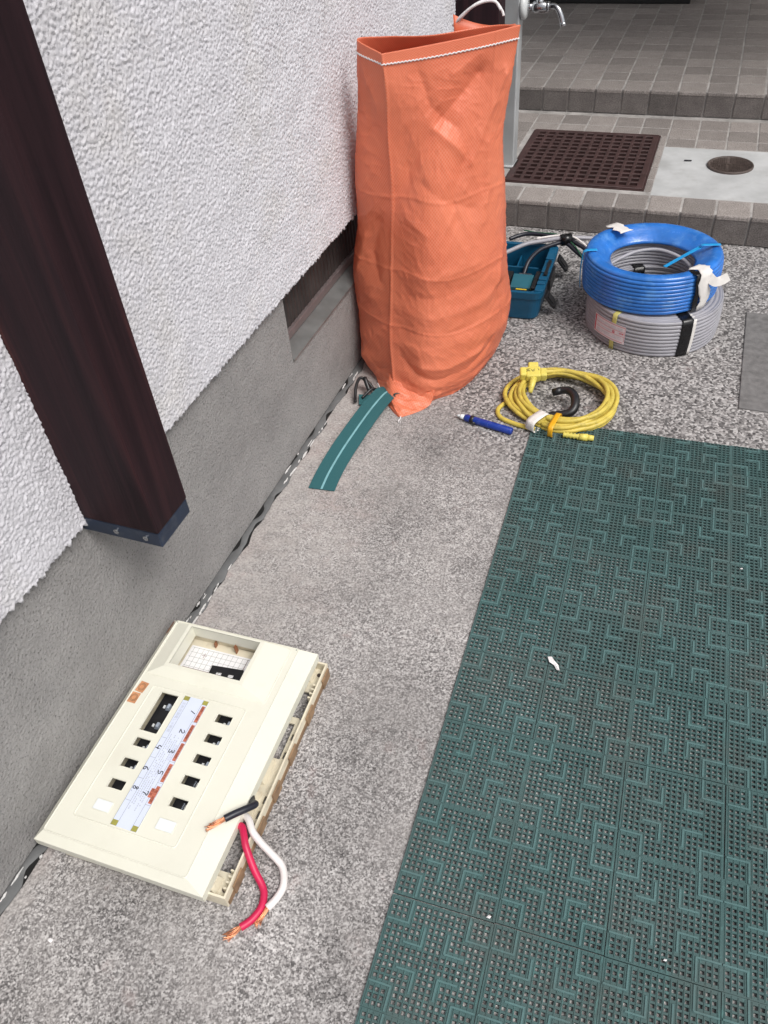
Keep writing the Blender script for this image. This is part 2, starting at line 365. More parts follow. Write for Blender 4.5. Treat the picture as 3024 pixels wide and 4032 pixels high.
M = dict(
    ground=mat_ground(), stucco=mat_stucco(), plinth=mat_plinth(), wood=mat_wood(), sack=mat_sack(),
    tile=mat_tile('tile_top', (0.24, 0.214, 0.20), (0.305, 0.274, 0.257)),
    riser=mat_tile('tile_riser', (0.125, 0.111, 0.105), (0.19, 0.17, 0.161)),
    grout=plain('grout', (0.37, 0.35, 0.335), 0.9, 0.25, 14, 0.002, 120, dirt=0.5, dirtcol=(0.09, 0.085, 0.08)),
    mat=mat_mat('mat_rubber', (0.046, 0.098, 0.097), (0.062, 0.112, 0.111), (0.095, 0.24, 0.228)),
    matrib=mat_mat('mat_rib', (0.075, 0.150, 0.150), (0.092, 0.170, 0.170), (0.11, 0.24, 0.23)),
    ivory=plain('ivory_plastic', (0.735, 0.725, 0.625), 0.36, 0.035, 7, 0.0003, 500, spec=0.5, dirt=0.10, dirtcol=(0.42, 0.36, 0.24)),
    ivory_old=plain('ivory_yellowed', (0.70, 0.64, 0.50), 0.5, 0.10, 22, 0.0004, 300, dirt=0.3, dirtcol=(0.20, 0.13, 0.07)),
    browned=plain('browned_edge', (0.27, 0.17, 0.095), 0.7, 0.3, 40, 0.0008, 300, dirt=0.4),
    black=plain('black_plastic', (0.012, 0.012, 0.014), 0.38, 0.3, 60, 0.0002, 400),
    blacktape=plain('black_tape', (0.006, 0.006, 0.007), 0.28, 0.3, 40, 0.001, 90),
    grey=plain('grey_lever', (0.30, 0.34, 0.40), 0.35, 0.15, 60),
    labelpaper=plain('label_film', (0.66, 0.71, 0.86), 0.35, 0.03, 20),
    white=plain('white_plastic', (0.76, 0.79, 0.80), 0.3, 0.02, 20),
    paper=plain('white_paper', (0.80, 0.79, 0.80), 0.8, 0.04, 30, 0.0004, 60),
    olive=plain('olive_print', (0.33, 0.31, 0.07), 0.5, 0.1, 60),
    inkline=plain('grey_print', (0.25, 0.27, 0.25), 0.6, 0.05, 60),
    faint=plain('faint_print', (0.46, 0.49, 0.55), 0.6, 0.05, 60),
    ink=plain('ink_black', (0.012, 0.012, 0.018), 0.4, 0.1, 60),
    redtape=plain('embossed_tape', (0.50, 0.16, 0.10), 0.45, 0.22, 60, dirt=0.3, dirtcol=(0.65, 0.38, 0.28)),
    dred=plain('tape_lettering', (0.13, 0.025, 0.02), 0.5, 0.2, 60),
    stamp=plain('orange_sticker', (0.55, 0.25, 0.12), 0.5, 0.2, 60, dirt=0.4, dirtcol=(0.72, 0.45, 0.30)),
    brown=plain('brown_patch', (0.28, 0.11, 0.05), 0.5, 0.3, 50),
    copper=plain('copper_strand', (0.80, 0.36, 0.20), 0.32, 0.25, 200, metal=0.85),
    red=plain('wire_red', (0.56, 0.012, 0.075), 0.42, 0.10, 30, 0.0002, 200),
    wirewhite=plain('wire_white', (0.74, 0.70, 0.68), 0.5, 0.06, 30, 0.0002, 200, dirt=0.15, dirtcol=(0.35, 0.3, 0.27)),
    wireblack=plain('wire_black', (0.014, 0.015, 0.024), 0.4, 0.2, 30),
    cablegrey=plain('cable_grey', (0.33, 0.325, 0.355), 0.42, 0.10, 16, 0.0004, 90, dirt=0.15),
    film=plain('blue_film', (0.026, 0.165, 0.55), 0.24, 0.22, 14, 0.0035, 34, dirt=0.38, dirtcol=(0.20, 0.44, 0.76), spec=0.6),
    cyantape=plain('cyan_strap', (0.02, 0.33, 0.72), 0.35, 0.1, 40),
    whitetape=plain('white_cloth_tape', (0.72, 0.69, 0.66), 0.75, 0.08, 40, 0.002, 60, dirt=0.2, dirtcol=(0.4, 0.37, 0.34)),
    yellowtape=plain('yellow_tape', (0.55, 0.50, 0.16), 0.5, 0.1, 40),
    pinkpaper=plain('label_paper', (0.70, 0.62, 0.65), 0.6, 0.06, 60),
    redprint=plain('red_print', (0.56, 0.07, 0.10), 0.6, 0.1, 60),
    cord=plain('cord_yellow', (0.60, 0.47, 0.085), 0.5, 0.14, 30, 0.0006, 150, dirt=0.42, dirtcol=(0.17, 0.125, 0.05)),
    plug=plain('plug_yellow', (0.68, 0.58, 0.12), 0.42, 0.08, 40, 0.0004, 150, dirt=0.15, dirtcol=(0.3, 0.23, 0.08)),
    band=plain('band_amber', (0.78, 0.40, 0.015), 0.4, 0.06, 30),
    teal=plain('teal_plastic', (0.003, 0.075, 0.155), 0.42, 0.14, 20, 0.0004, 200, dirt=0.12, dirtcol=(0.06, 0.22, 0.28)),
    teal2=plain('teal_battery', (0.018, 0.11, 0.15), 0.5, 0.1, 20),
    yellow=plain('button_yellow', (0.75, 0.50, 0.02), 0.4, 0.08, 40),
    darkgrey=plain('dark_grey_plastic', (0.05, 0.05, 0.06), 0.4, 0.2, 40),
    blue=plain('pen_blue', (0.008, 0.035, 0.27), 0.3, 0.1, 60, dirt=0.12, dirtcol=(0.3, 0.35, 0.5)),
    alu=plain('aluminium', (0.56, 0.58, 0.59), 0.38, 0.05, 12, 0.0003, 60, metal=0.35, dirt=0.12, dirtcol=(0.3, 0.3, 0.3)),
    aluframe=plain('bronze_aluminium', (0.22, 0.18, 0.18), 0.42, 0.12, 14, metal=0.4, dirt=0.3, dirtcol=(0.22, 0.13, 0.10)),
    flash=plain('galvanised', (0.235, 0.24, 0.237), 0.45, 0.28, 11, 0.0008, 40, metal=0.45, dirt=0.35, dirtcol=(0.2, 0.19, 0.18)),
    chrome=plain('chrome_worn', (0.50, 0.51, 0.53), 0.22, 0.15, 30, 0.0003, 100, metal=0.95),
    flange=plain('white_flange', (0.62, 0.64, 0.64), 0.4, 0.05, 30, dirt=0.2, dirtcol=(0.35, 0.34, 0.32)),
    grate=plain('grate_maroon', (0.055, 0.028, 0.027), 0.5, 0.25, 25, 0.0008, 200, dirt=0.35, dirtcol=(0.10, 0.075, 0.07)),
    iron=plain('cast_iron', (0.075, 0.055, 0.048), 0.55, 0.3, 60, 0.001, 200),
    cement=plain('pale_cement', (0.45, 0.455, 0.457), 0.85, 0.16, 9, 0.0015, 160, dirt=0.4, dirtcol=(0.31, 0.30, 0.29)),
    pit=plain('pit_dark', (0.02, 0.017, 0.016), 0.9, 0.3, 20),
    sealant=plain('sealant_grey', (0.125, 0.128, 0.13), 0.75, 0.2, 18, 0.002, 80, dirt=0.3, dirtcol=(0.22, 0.215, 0.21)),
    chip=plain('paint_chip', (0.66, 0.65, 0.64), 0.85, 0.12, 120, 0.0015, 200, dirt=0.3, dirtcol=(0.3, 0.29, 0.28)),
    flute=plain('fluted_dark', (0.045, 0.036, 0.034), 0.55, 0.35, 14),
    navy=plain('navy_metal', (0.017, 0.028, 0.055), 0.4, 0.2, 30, dirt=0.2, dirtcol=(0.15, 0.15, 0.15)),
    web=None, stripe=plain('strap_stripe', (0.20, 0.42, 0.46), 0.7, 0.15, 60),
    rope=plain('white_string', (0.72, 0.70, 0.70), 0.85, 0.08, 200, 0.0008, 400),
    lid=plain('dark_concrete', (0.155, 0.149, 0.148), 0.8, 0.25, 60, 0.0012, 220, dirt=0.3, dirtcol=(0.26, 0.25, 0.24)),
    threshold=plain('threshold_black', (0.008, 0.008, 0.008), 0.5, 0.2, 20),
    litter=plain('litter_white', (0.78, 0.75, 0.75), 0.8, 0.05, 100),
    soffit=plain('soffit_board', (0.30, 0.27, 0.24), 0.8, 0.1, 6),
)
def mat_web():
    t = NT('strap_webbing')
    w = t.n('TexWave'); w.inputs['Scale'].default_value = 260; w.bands_direction = 'Y'
    t.l(t.co(), w.inputs['Vector'])
    c = t.mix((0.020, 0.085, 0.098), (0.045, 0.17, 0.185), w.outputs['Fac'])
    return t.set(c, 0.75, 0, 0.3, t.bump(w.outputs['Fac'], 0.5, 0.001))
M['web'] = mat_web()

# ================================================================== SETTING
def sheet(name, x0, x1, y0, y1, z, m, kind='structure', parent=None):
    o = mobj(name, [(x0, y0, z), (x1, y0, z), (x1, y1, z), (x0, y1, z)], [(0, 1, 2, 3)], m, parent)
    if kind and parent is None: o['kind'] = kind
    return o
sheet('ground', -40, 40, -40, 40, 0.0, M['ground'])
mb = MB(); mb.grid_plate(0.938, 1.40, 1.675, 2.118, -0.03, 0.004, [])
o = mb.build('ground_inset_slab', M['lid'], bevel=0.002); o['kind'] = 'structure'

# ---- tiled steps: pitch 0.1 m, joint lines at x = 0.0155 + 0.1 k
Y1, H1, Y2, H2, YE = 2.515, 0.089, 3.358, 0.175, 5.6
XL, XR = -0.2845, 1.5155
PATCH = (0.614, XR + 0.2, 2.630, 3.046); GR = (0.133, 0.592, 2.652, 3.146)
G = 0.0016                                       # grout sits this much below the tile face
mb = MB()
mb.grid_plate(XL, XR, Y1 + 0.006, Y2 + 0.01, 0.0, H1 - G, [GR[:2] + GR[2:]])
lower_step = mb.build('lower_step', M['grout']); lower_step['kind'] = 'structure'
mb = MB(); mb.box(XL, XR, Y2 + 0.006, YE, 0.0, H2 - G)
upper = mb.build('upper_landing', M['grout']); upper['kind'] = 'structure'
def tile_mesh(w, d, h, r, mats):
    mb_ = MB(); mb_.box(-w / 2, w / 2, -d / 2, d / 2, -h, 0)
    bm = bmesh.new(); vv = [bm.verts.new(v) for v in mb_.v]
    for f in mb_.f: bm.faces.new([vv[i] for i in f])
    bmesh.ops.recalc_face_normals(bm, faces=bm.faces)
    top = [e for e in bm.edges if all(v.co.z > -1e-6 for v in e.verts)]
    vert = [e for e in bm.edges if abs(e.verts[0].co.z - e.verts[1].co.z) > 1e-4]
    bmesh.ops.bevel(bm, geom=top + vert, offset=r, segments=2, affect='EDGES', profile=0.6)
    me = bpy.data.meshes.new('tile'); bm.to_mesh(me); bm.free(); me.materials.append(mats)
    me.polygons.foreach_set('use_smooth', [False] * len(me.polygons))
    return me
T_STD = tile_mesh(0.0945, 0.0945, 0.012, 0.0022, M['tile'])
T_NOSE = tile_mesh(0.0945, 0.112, 0.012, 0.0045, M['tile'])
T_CUT = tile_mesh(0.0945, 0.073, 0.012, 0.0022, M['tile'])
T_NARROW = tile_mesh(0.018, 0.0945, 0.012, 0.0015, M['tile'])
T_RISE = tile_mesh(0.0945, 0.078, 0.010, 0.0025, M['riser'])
def place_tile(me, loc, parent, rot=(0, 0, 0)):
    o = bpy.data.objects.new('tile', me); COL.objects.link(o); o.parent = parent
    o.location = loc
    o.rotation_euler = (rot[0] + random.gauss(0, .0022), rot[1] + random.gauss(0, .0022), rot[2] + random.gauss(0, .0035))
    return o
nx = int(round((XR - XL) / 0.1))
for k in range(nx):
    xc = XL + 0.05 + 0.1 * k
    # lower riser + nosing + field
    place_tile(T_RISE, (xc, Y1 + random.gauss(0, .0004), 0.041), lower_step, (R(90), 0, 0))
    place_tile(T_NOSE, (xc, Y1 + 0.055, H1 + random.gauss(0, .0003)), lower_step)
    rows = [Y1 + 0.163 + 0.1 * j for j in range(7)]
    for yc in rows:
        if yc > Y2 - 0.06: yc = None
        if yc is None: continue
        inx = lambda B: xc + 0.047 > B[0] and xc - 0.047 < B[1] and yc + 0.047 > B[2] and yc - 0.047 < B[3]
        if inx(PATCH): continue
        if inx(GR): continue
        place_tile(T_STD, (xc, yc, H1 + random.gauss(0, .0003)), lower_step)
    place_tile(T_STD, (xc, Y2 - 0.062, H1), lower_step) if Y2 - 0.062 - rows[-2] > .09 and False else None
    # upper riser + field
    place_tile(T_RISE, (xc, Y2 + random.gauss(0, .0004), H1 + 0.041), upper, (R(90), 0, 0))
    place_tile(T_NOSE, (xc, Y2 + 0.055, H2 + random.gauss(0, .0003)), upper)
    for j in range(16):
        yc = Y2 + 0.163 + 0.1 * j
        place_tile(T_STD, (xc, yc, H2 + random.gauss(0, .0003)), upper)
# cut pieces round the grate (front strip, back row, and the narrow row between grate and cement)
for k in range(nx):
    xc = XL + 0.05 + 0.1 * k
    if GR[0] - 0.05 < xc < GR[1]:
        place_tile(T_CUT, (xc, GR[3] + 0.041, H1), lower_step)
    if xc > 0.62: place_tile(T_CUT, (xc, 3.0885, H1), lower_step)
for j in range(5): place_tile(T_NARROW, (0.603, 2.70 + 0.1 * j, H1), lower_step)
mb = MB(); mb.box(GR[0] - .01, GR[1] + .01, GR[2] - .01, GR[3] + .01, -0.0, 0.004)
mb.build('drain_pit', M['pit'], lower_step)
mb = MB(); mb.box(PATCH[0], XR, PATCH[2], PATCH[3], H1 - 0.02, H1 - 0.0012)
cp = mb.build('cement_patch', M['cement'], bevel=0.001); cp['kind'] = 'structure'

# ---- house wall: stucco, plinth, timber posts, vent opening, joint
house = thing('house_wall', (0, 1.1, 0), 'white stucco house wall over a grey plinth with dark timber posts', 'wall')
PZ = 0.38
def stucco(y0, y1, zt, seed, x_face=0.012):
    d = 0.0020; ny = int((y1 - y0) / d) + 1; nz = int((zt - PZ) / d) + 1
    ys = np.linspace(y0, y1, ny); zs = np.linspace(PZ, zt, nz)
    a = fnoise(ny, nz, d, d, 0.0120, 0.0145, 0.85, seed); b = fnoise(ny, nz, d, d, 0.0064, 0.0076, 0.7, seed + 1); c = fnoise(ny, nz, d, d, 0.12, 0.12, 0.6, seed + 2)
    b2 = fnoise(ny, nz, d, d, 0.0088, 0.0105, 0.8, seed + 7); h = 0.00115 * np.clip(np.maximum(np.maximum(a, b), b2), -0.3, 1.9) + 0.0004 * b + 0.0005 * c - 0.0012
    fade = np.ones_like(h)
    x = x_face + h
    z = np.repeat(zs[:, None], ny, 1); y = np.repeat(ys[None, :], nz, 0)
    edge = fnoise(ny, nz, d, d, 0.016, 0.016, 0.5, seed + 5)
    z[0] = PZ + 0.0020 * edge[0]; z[1] = PZ + 0.0026 + 0.0010 * edge[0]
    verts = np.stack([x, y, z], -1).reshape(-1, 3)
    I = np.arange(nz * ny).reshape(nz, ny)
    q = np.stack([I[:-1, :-1], I[:-1, 1:], I[1:, 1:], I[1:, :-1]], -1).reshape(-1, 4)
    # underside lip and the plain wall above the picture
    base = len(verts)
    lip = np.stack([np.full(ny, -0.03), ys, np.full(ny, PZ + 0.004)], -1)
    top = np.stack([np.full(ny, x_face), ys, np.full(ny, 2.7)], -1)
    verts = np.concatenate([verts, lip, top])
    L = base + np.arange(ny); Tt = L + ny
    q = np.concatenate([q, np.stack([L[:-1], L[1:], I[0, 1:], I[0, :-1]], -1), np.stack([I[-1, :-1], I[-1, 1:], Tt[1:], Tt[:-1]], -1)])
    me = bpy.data.meshes.new('stucco_panel'); me.vertices.add(len(verts)); me.vertices.foreach_set('co', verts.ravel())
    me.loops.add(q.size); me.loops.foreach_set('vertex_index', q.ravel().astype(np.int32))
    me.polygons.add(len(q)); me.polygons.foreach_set('loop_start', np.arange(0, q.size, 4, dtype=np.int32))
    me.update(calc_edges=True); me.polygons.foreach_set('use_smooth', [True] * len(q)); me.materials.append(M['stucco'])
    return link(bpy.data.objects.new('stucco_panel', me), house)
PY0, PY1, PX = 0.614, 0.694, 0.138
stucco(-0.6, PY0 + 0.004, 0.80, 21)
stucco(PY1 - 0.004, 2.522, 1.12, 31)
mb = MB(); mb.box(-0.25, -0.031, -0.6, 2.522, 0, 2.7)
VY0, VY1, VZ = 1.304, 2.12, 0.2215
mb2 = MB()
mb2.grid_plate(-0.6, 2.522, 0.0, PZ + 0.012, -0.03, 0.0, [(VY0, VY1, VZ, PZ + 0.02)], axes=(1, 2, 0))
mb2.build('plinth', M['plinth'], house)
mb = MB(); mb.grid_plate(-0.6, 2.522, 0.0, 2.7, -0.2, -0.031, [(VY0 - .02, VY1 + .02, VZ - 0.03, PZ)], axes=(1, 2, 0))
mb.build('wall_core', M['plinth'], house)
def timber(y0, y1, zb, strip=True):
    mb_ = MB(); mb_.box(-0.02, PX, y0, y1, zb + (0.027 if strip else 0), 2.7)
    p = mb_.build('timber_post', M['wood'], house, bevel=0.003)
    if strip:
        mb_ = MB(); mb_.box(-0.02, PX - 0.0015, y0 + 0.0012, y1 - 0.0012, zb, zb + 0.0265)
        mb_.build('base_strip', M['navy'], p, bevel=0.0015)
        for xx in (0.062, 0.112):
            mb_ = MB(); mb_.T = Matrix.Translation((xx, y0 + 0.001, zb + 0.013)) @ Matrix.Rotation(R(90), 4, 'X')
            mb_.disc((0, 0), 0.0045, 0, 0.0016, 16); mb_.box(-0.003, 0.003, -0.0005, 0.0005, 0.0016, 0.002)
            mb_.build('screw', M['chrome'], p)
    return p
timber(PY0, PY1, 0.366)
timber(2.524, 2.60, 0.0, False)
# vent opening: fluted dark panel, bottom rail, sloping flashing
vent = thing('vent_opening', (0, 1.7, VZ), None, None); vent.parent = house
vent.matrix_parent_inverse = Matrix.Translation(-house.location)
nfl = 44; prof = []
for i in range(nfl * 6 + 1):
    y = VY0 + 0.002 + (VY1 - VY0 - 0.004) * i / (nfl * 6)
    prof.append((-0.046 + 0.0065 * abs(math.sin(math.pi * i / 6)), y))
vs = []; fs = []
for z in (VZ, PZ + 0.004):
    for x, y in prof: vs.append((x, y, z))
n = len(prof)
for i in range(n - 1): fs.append((i, i + 1, n + i + 1, n + i))
mobj('fluted_panel', vs, fs, M['flute'], vent)
mb = MB(); mb.box(-0.042, -0.032, VY0 + .001, VY1 - .001, VZ + 0.0112, VZ + 0.0300)
mb.build('frame', M['aluframe'], vent, bevel=0.0012)
mb = MB(); mb.add([(0.004, VY0, VZ + .0015), (0.004, VY1, VZ + .0015), (-0.041, VY1, VZ + 0.0110), (-0.041, VY0, VZ + 0.0110), (0.004, VY0, VZ - .004), (0.004, VY1, VZ - .004)],
                  [(0, 1, 2, 3), (4, 5, 1, 0)])
mb.build('flashing', M['flash'], vent)
for (a, b) in ((VY0 - .001, VY0 + .0015), (VY1 - .0015, VY1 + .001)):
    mb = MB(); mb.box(-0.058, -0.001, a, b, VZ - .001, PZ); mb.build('jamb', M['plinth'], vent)

# joint between plinth and paving: open black gap, grey sealant, flakes of old white paint
gap = []
jn = 420; g1 = random.Random(3)
def wob1(seed, n, step, amp):
    z = fnoise(n, 8, step, step, 0.16, 1.0, 1.0, seed)[0] * amp; return z
ys = np.linspace(-0.4, 2.5, jn); w1 = wob1(5, jn, 2.9 / jn, 0.0022); w2 = wob1(6, jn, 2.9 / jn, 0.0045)
mobj('joint_gap', [(0.0, y, 0.002) for y in ys] + [(0.020 + w1[i], y, 0.002) for i, y in enumerate(ys)],
     [(i, jn + i, jn + i + 1, i + 1) for i in range(jn - 1)], M['threshold'], house)
lo = [0.0005 + max(0, w2[i] - .001) * 1.1 for i in range(jn)]; hi = [0.0195 + w1[i] + min(0, w2[::-1][i] + .0015) * 1.3 for i in range(jn)]
vv = []
for i, y in enumerate(ys): vv += [(lo[i], y, 0.002), (lo[i] + .003, y, 0.0036), (max(lo[i] + .004, hi[i] - .003), y, 0.0032), (max(lo[i] + .004, hi[i]), y, 0.002)]
ff = []
for i in range(jn - 1):
    for k in range(3): ff.append((4 * i + k, 4 * i + k + 1, 4 * i + k + 5, 4 * i + k + 4))
mobj('sealant', vv, ff, M['sealant'], house, True)
mb = MB()
for k in range(46):
    y = g1.choice((.12, .22, .30, .75, .80, 1.18, 1.28, 1.36, 1.52, 1.6)) + g1.gauss(0, .03); side = g1.random() < 0.6
    x = (0.0185 + g1.gauss(0, .0018)) if side else (0.004 + abs(g1.gauss(0, .0016)))
    L = g1.uniform(0.003, 0.030); w_ = g1.uniform(0.0004, 0.0015); a = g1.gauss(0, .12)
    pts = []
    m_ = 7
    for i in range(m_): pts.append((x + w_ * (0.4 + 1.4 * g1.random()) * (.1 + math.sin(math.pi * i / (m_ - 1))), y + L * (i / (m_ - 1) - .5)))
    for i in range(m_): pts.append((x - w_ * (0.2 + 1.2 * g1.random()) * (.1 + math.sin(math.pi * i / (m_ - 1))), y - L * (i / (m_ - 1) - .5)))
    z = 0.0044 + g1.random() * .0015
    mb.add([(px, py, z) for px, py in pts] + [(px, py, z - .0025) for px, py in pts], [list(range(2 * m_))] + [(i, (i + 1) % (2 * m_), 2 * m_ + (i + 1) % (2 * m_), 2 * m_ + i) for i in range(2 * m_)])
tag(mb.build('paint_flakes', M['chip'], house), kind='stuff')

# ---- entrance far behind: dark threshold on the landing
th = thing('door_threshold', (0.1, 4.7, H2), 'black door threshold on the tiled landing at the far end', 'threshold')
mb = MB(); mb.box(-0.28, 0.545, 4.66, 4.74, H2 + .001, H2 + 0.045); mb.build('sill', M['threshold'], th, bevel=0.004)
mb = MB(); mb.box(-0.28, 0.545, 4.70, 4.735, H2 + .0455, H2 + 0.10); mb.build('kick_plate', M['threshold'], th, bevel=0.003)

mb = MB(); mb.box(-0.8, 2.6, 3.05, 6.2, 2.30, 2.42); pr = mb.build('porch_ceiling', M['soffit']); pr['kind'] = 'structure'
mb = MB(); mb.box(-0.8, 2.6, YE, YE + .15, 0, 2.30); pr = mb.build('entrance_wall', M['soffit']); pr['kind'] = 'structure'

# ================================================================== faucet post
fp = thing('faucet_post', (0.115, 2.80, H1), 'square grey aluminium water post with a chrome tap behind the orange sack', 'water tap')
mb = MB(); mb.box(0.080, 0.140, 2.775, 2.83, H1, 0.98); mb.build('post', M['alu'], fp, bevel=0.004)
mb = MB(); mb.box(0.072, 0.148, 2.767, 2.838, H1, H1 + 0.006); mb.build('base_plate', M['cement'], fp, bevel=0.002)
fz = 0.563; fy = 2.802
fl = lathe([(0.0, 0.0), (0.030, 0.0), (0.034, 0.004), (0.034, 0.012), (0.028, 0.018), (0.011, 0.020), (0.0, 0.020)], (0, 0, 0), M['flange'], 'flange', None, 40)
FT = Matrix.Translation((0.1402, fy, fz)) @ Matrix.Rotation(R(90), 4, 'Y')
fl.data.transform(FT); fl.parent = fp; fl.matrix_parent_inverse = Matrix.Translation(-fp.location)
fb = MB()
fb.tube([(0.152, fy, fz), (0.178, fy, fz)], 0.0105, 16); fb.tube([(0.174, fy, fz), (0.178, fy, fz), (0.186, fy, fz), (0.214, fy, fz), (0.220, fy, fz)], [0.011, 0.0155, 0.017, 0.016, 0.012], 18)
fb.tube([(0.196, fy, fz), (0.196, fy, fz + 0.026)], 0.0115, 16); fb.tube([(0.196, fy, fz + .024), (0.196, fy, fz + .034)], 0.014, 6)
body = fb.build('tap_body', M['chrome'], fp, True)
sp = MB(); sp.tube([(0.2205, fy, fz), (0.226, fy, fz)], 0.0155, 18)
sp.tube(cr([(0.224, fy, fz), (0.240, fy - .003, fz + .003), (0.254, fy - .008, fz - .004), (0.265, fy - .012, fz - .022), (0.272, fy - .015, fz - .040)], 6), 0.0085, 14)
sp.tube([(0.2712, fy - .0146, fz - .037), (0.2745, fy - .016, fz - .047)], 0.0098, 14)
sp.build('spout', M['chrome'], fp, True)
hd = MB(); hd.tube([(0.196, fy, fz + .034), (0.196, fy, fz + .046)], 0.006, 12); hd.box(0.172, 0.220, fy - .006, fy + .006, fz + .046, fz + .058)
hd.build('handle', M['chrome'], fp, False, 0.003)

# ================================================================== drain grate, cleanout cover
dg = thing('drain_grate', (0.36, 2.9, H1), 'square maroon plastic drain grate set into the tiled step', 'drain grate')
gx0, gx1, gy0, gy1 = 0.139, 0.586, 2.658, 3.140
mb = MB(); nxh, nyh = 12, 13; bw = 0.0105; rim = 0.020
px_ = (gx1 - gx0 - 2 * rim + bw) / nxh; py_ = (gy1 - gy0 - 2 * rim + bw) / nyh
holes = [(gx0 + rim + i * px_, gx0 + rim + i * px_ + px_ - bw, gy0 + rim + j * py_, gy0 + rim + j * py_ + py_ - bw) for i in range(nxh) for j in range(nyh)]
mb.grid_plate(gx0, gx1, gy0, gy1, H1 - 0.025, H1 + 0.006, holes)
mb.build('grating', M['grate'], dg, bevel=0.0018, seg=1)
mb = MB()
for (a, b, c, d) in ((GR[0] + .001, gx0 - .001, GR[2] + .001, GR[3] - .001), (gx1 + .001, GR[1] - .001, GR[2] + .001, GR[3] - .001), (gx0 - .001, gx1 + .001, GR[2] + .001, gy0 - .001), (gx0 - .001, gx1 + .001, gy1 + .001, GR[3] - .001)):
    mb.box(a, b, c, d, H1 - 0.03, H1 + 0.0015)
mb.build('seat_frame', M['grate'], dg)
mb = MB(); mb.T = Matrix.Translation((0.515, 2.6665, H1 + .0062))
for k in range(9): mb.box(k * .0062, k * .0062 + .0042, -.003, .003, 0, .0009)
mb.build('moulded_lettering', M['grate'], dg)
cc_ = thing('cleanout_cover', (0.837, 2.905, H1), 'small round rusty brown cleanout cover in the pale cement patch', 'drain cover')
lathe([(0.0, .0035), (0.066, 0.0035), (0.0665, 0.0055), (0.0715, 0.0055), (0.073, 0.0035), (0.073, -0.002)], (0.837, 2.905, H1), M['iron'], 'lid_plate', cc_, 56)
mb = MB(); mb.T = Matrix.Translation((0.837, 2.905, H1))
for i in range(-9, 10):
    for j in range(-9, 10):
        x = i * .0066; y = j * .0066 + (i % 2) * .0033
        if x * x + y * y < .061 ** 2 and (x + .012) ** 2 > .00006 and x * x + y * y > .008 ** 2 and abs(y) > .004:
            mb.box(x - .0024, x + .0024, y - .0014, y + .0014, .003, .0052)
mb.box(-.061, .061, -.0015, .0015, .003, .0056); mb.box(-.0135, -.0105, -.06, .06, .003, .0054); mb.disc((0, 0), .006, .003, .006, 16)
mb.build('raised_pattern', M['iron'], cc_)
bit = MB(); bit.T = Matrix.Translation((0.702, 2.925, H1)) @ Matrix.Rotation(R(4), 4, 'Z'); bit.tube([(-.012, 0, .002), (.012, 0, .002)], .0022, 8)
tag(bit.build('wire_offcut', M['ink']), 'short black wire offcut lying on the pale cement patch', 'wire offcut')

# ================================================================== orange sack
sack = thing('orange_sack', (0.2, 1.68, 0), 'tall orange woven plastic sack standing open against the stucco wall', 'sack')
LV = [  # crease, front, front-right, right, back-right, back, back-left, left
    [(.150, 1.500, .0), (.230, 1.520, .0), (.292, 1.590, .0), (.325, 1.71, .0), (.300, 1.82, .0), (.19, 1.86, .0), (.060, 1.80, .0), (.045, 1.635, .0)],
    [(.140, 1.528, .055), (.236, 1.517, .05), (.315, 1.590, .05), (.351, 1.71, .05), (.322, 1.83, .05), (.19, 1.875, .05), (.035, 1.815, .05), (.019, 1.63, .045)],
    [(.131, 1.552, .15), (.236, 1.530, .15), (.328, 1.597, .15), (.376, 1.71, .15), (.344, 1.82, .15), (.19, 1.87, .15), (.022, 1.80, .15), (.010, 1.65, .15)],
    [(.131, 1.575, .25), (.232, 1.550, .25), (.322, 1.607, .25), (.368, 1.71, .25), (.340, 1.815, .25), (.19, 1.86, .25), (.022, 1.79, .25), (.009, 1.655, .25)],
    [(.133, 1.595, .36), (.230, 1.565, .36), (.312, 1.618, .36), (.359, 1.715, .36), (.328, 1.805, .36), (.19, 1.85, .36), (.036, 1.78, .36), (.022, 1.66, .36)],
    [(.139, 1.605, .47), (.226, 1.592, .47), (.304, 1.640, .47), (.353, 1.72, .47), (.318, 1.80, .47), (.19, 1.83, .47), (.050, 1.765, .47), (.032, 1.66, .47)],
    [(.134, 1.612, .58), (.220, 1.622, .58), (.300, 1.668, .58), (.350, 1.73, .58), (.306, 1.79, .58), (.19, 1.80, .58), (.070, 1.745, .58), (.042, 1.665, .58)],
    [(.137, 1.615, .67), (.216, 1.640, .67), (.302, 1.688, .675), (.363, 1.735, .68), (.305, 1.768, .675), (.20, 1.742, .67), (.090, 1.716, .67), (.052, 1.668, .67)],
    [(.1290, 1.620, .738), (.212, 1.652, .746), (.302, 1.698, .754), (.374, 1.740, .762), (.312, 1.752, .758), (.208, 1.692, .755), (.112, 1.690, .752), (.060, 1.668, .751)],
]
LV = np.array(LV)
NU, NV = 288, 300
def herm_ring(P, sharp0, sharp3, n):
    out = []; m = len(P); per = n // m
    for i in range(m):
        p1, p2 = P[i], P[(i + 1) % m]; t1 = (P[(i + 1) % m] - P[(i - 1) % m]) / 2; t2 = (P[(i + 2) % m] - P[i]) / 2
        for idx, s in ((0, sharp0), (3, sharp3)):
            if i == idx: t1 = t1 * (1 - s) + (p2 - p1) * s
            if (i + 1) % m == idx: t2 = t2 * (1 - s) + (p2 - p1) * s
        for k in range(per):
            t = k / per; h = (2 * t**3 - 3 * t**2 + 1, t**3 - 2 * t**2 + t, -2 * t**3 + 3 * t**2, t**3 - t**2)
            out.append(h[0] * p1 + h[1] * t1 + h[2] * p2 + h[3] * t2)
    return np.array(out)
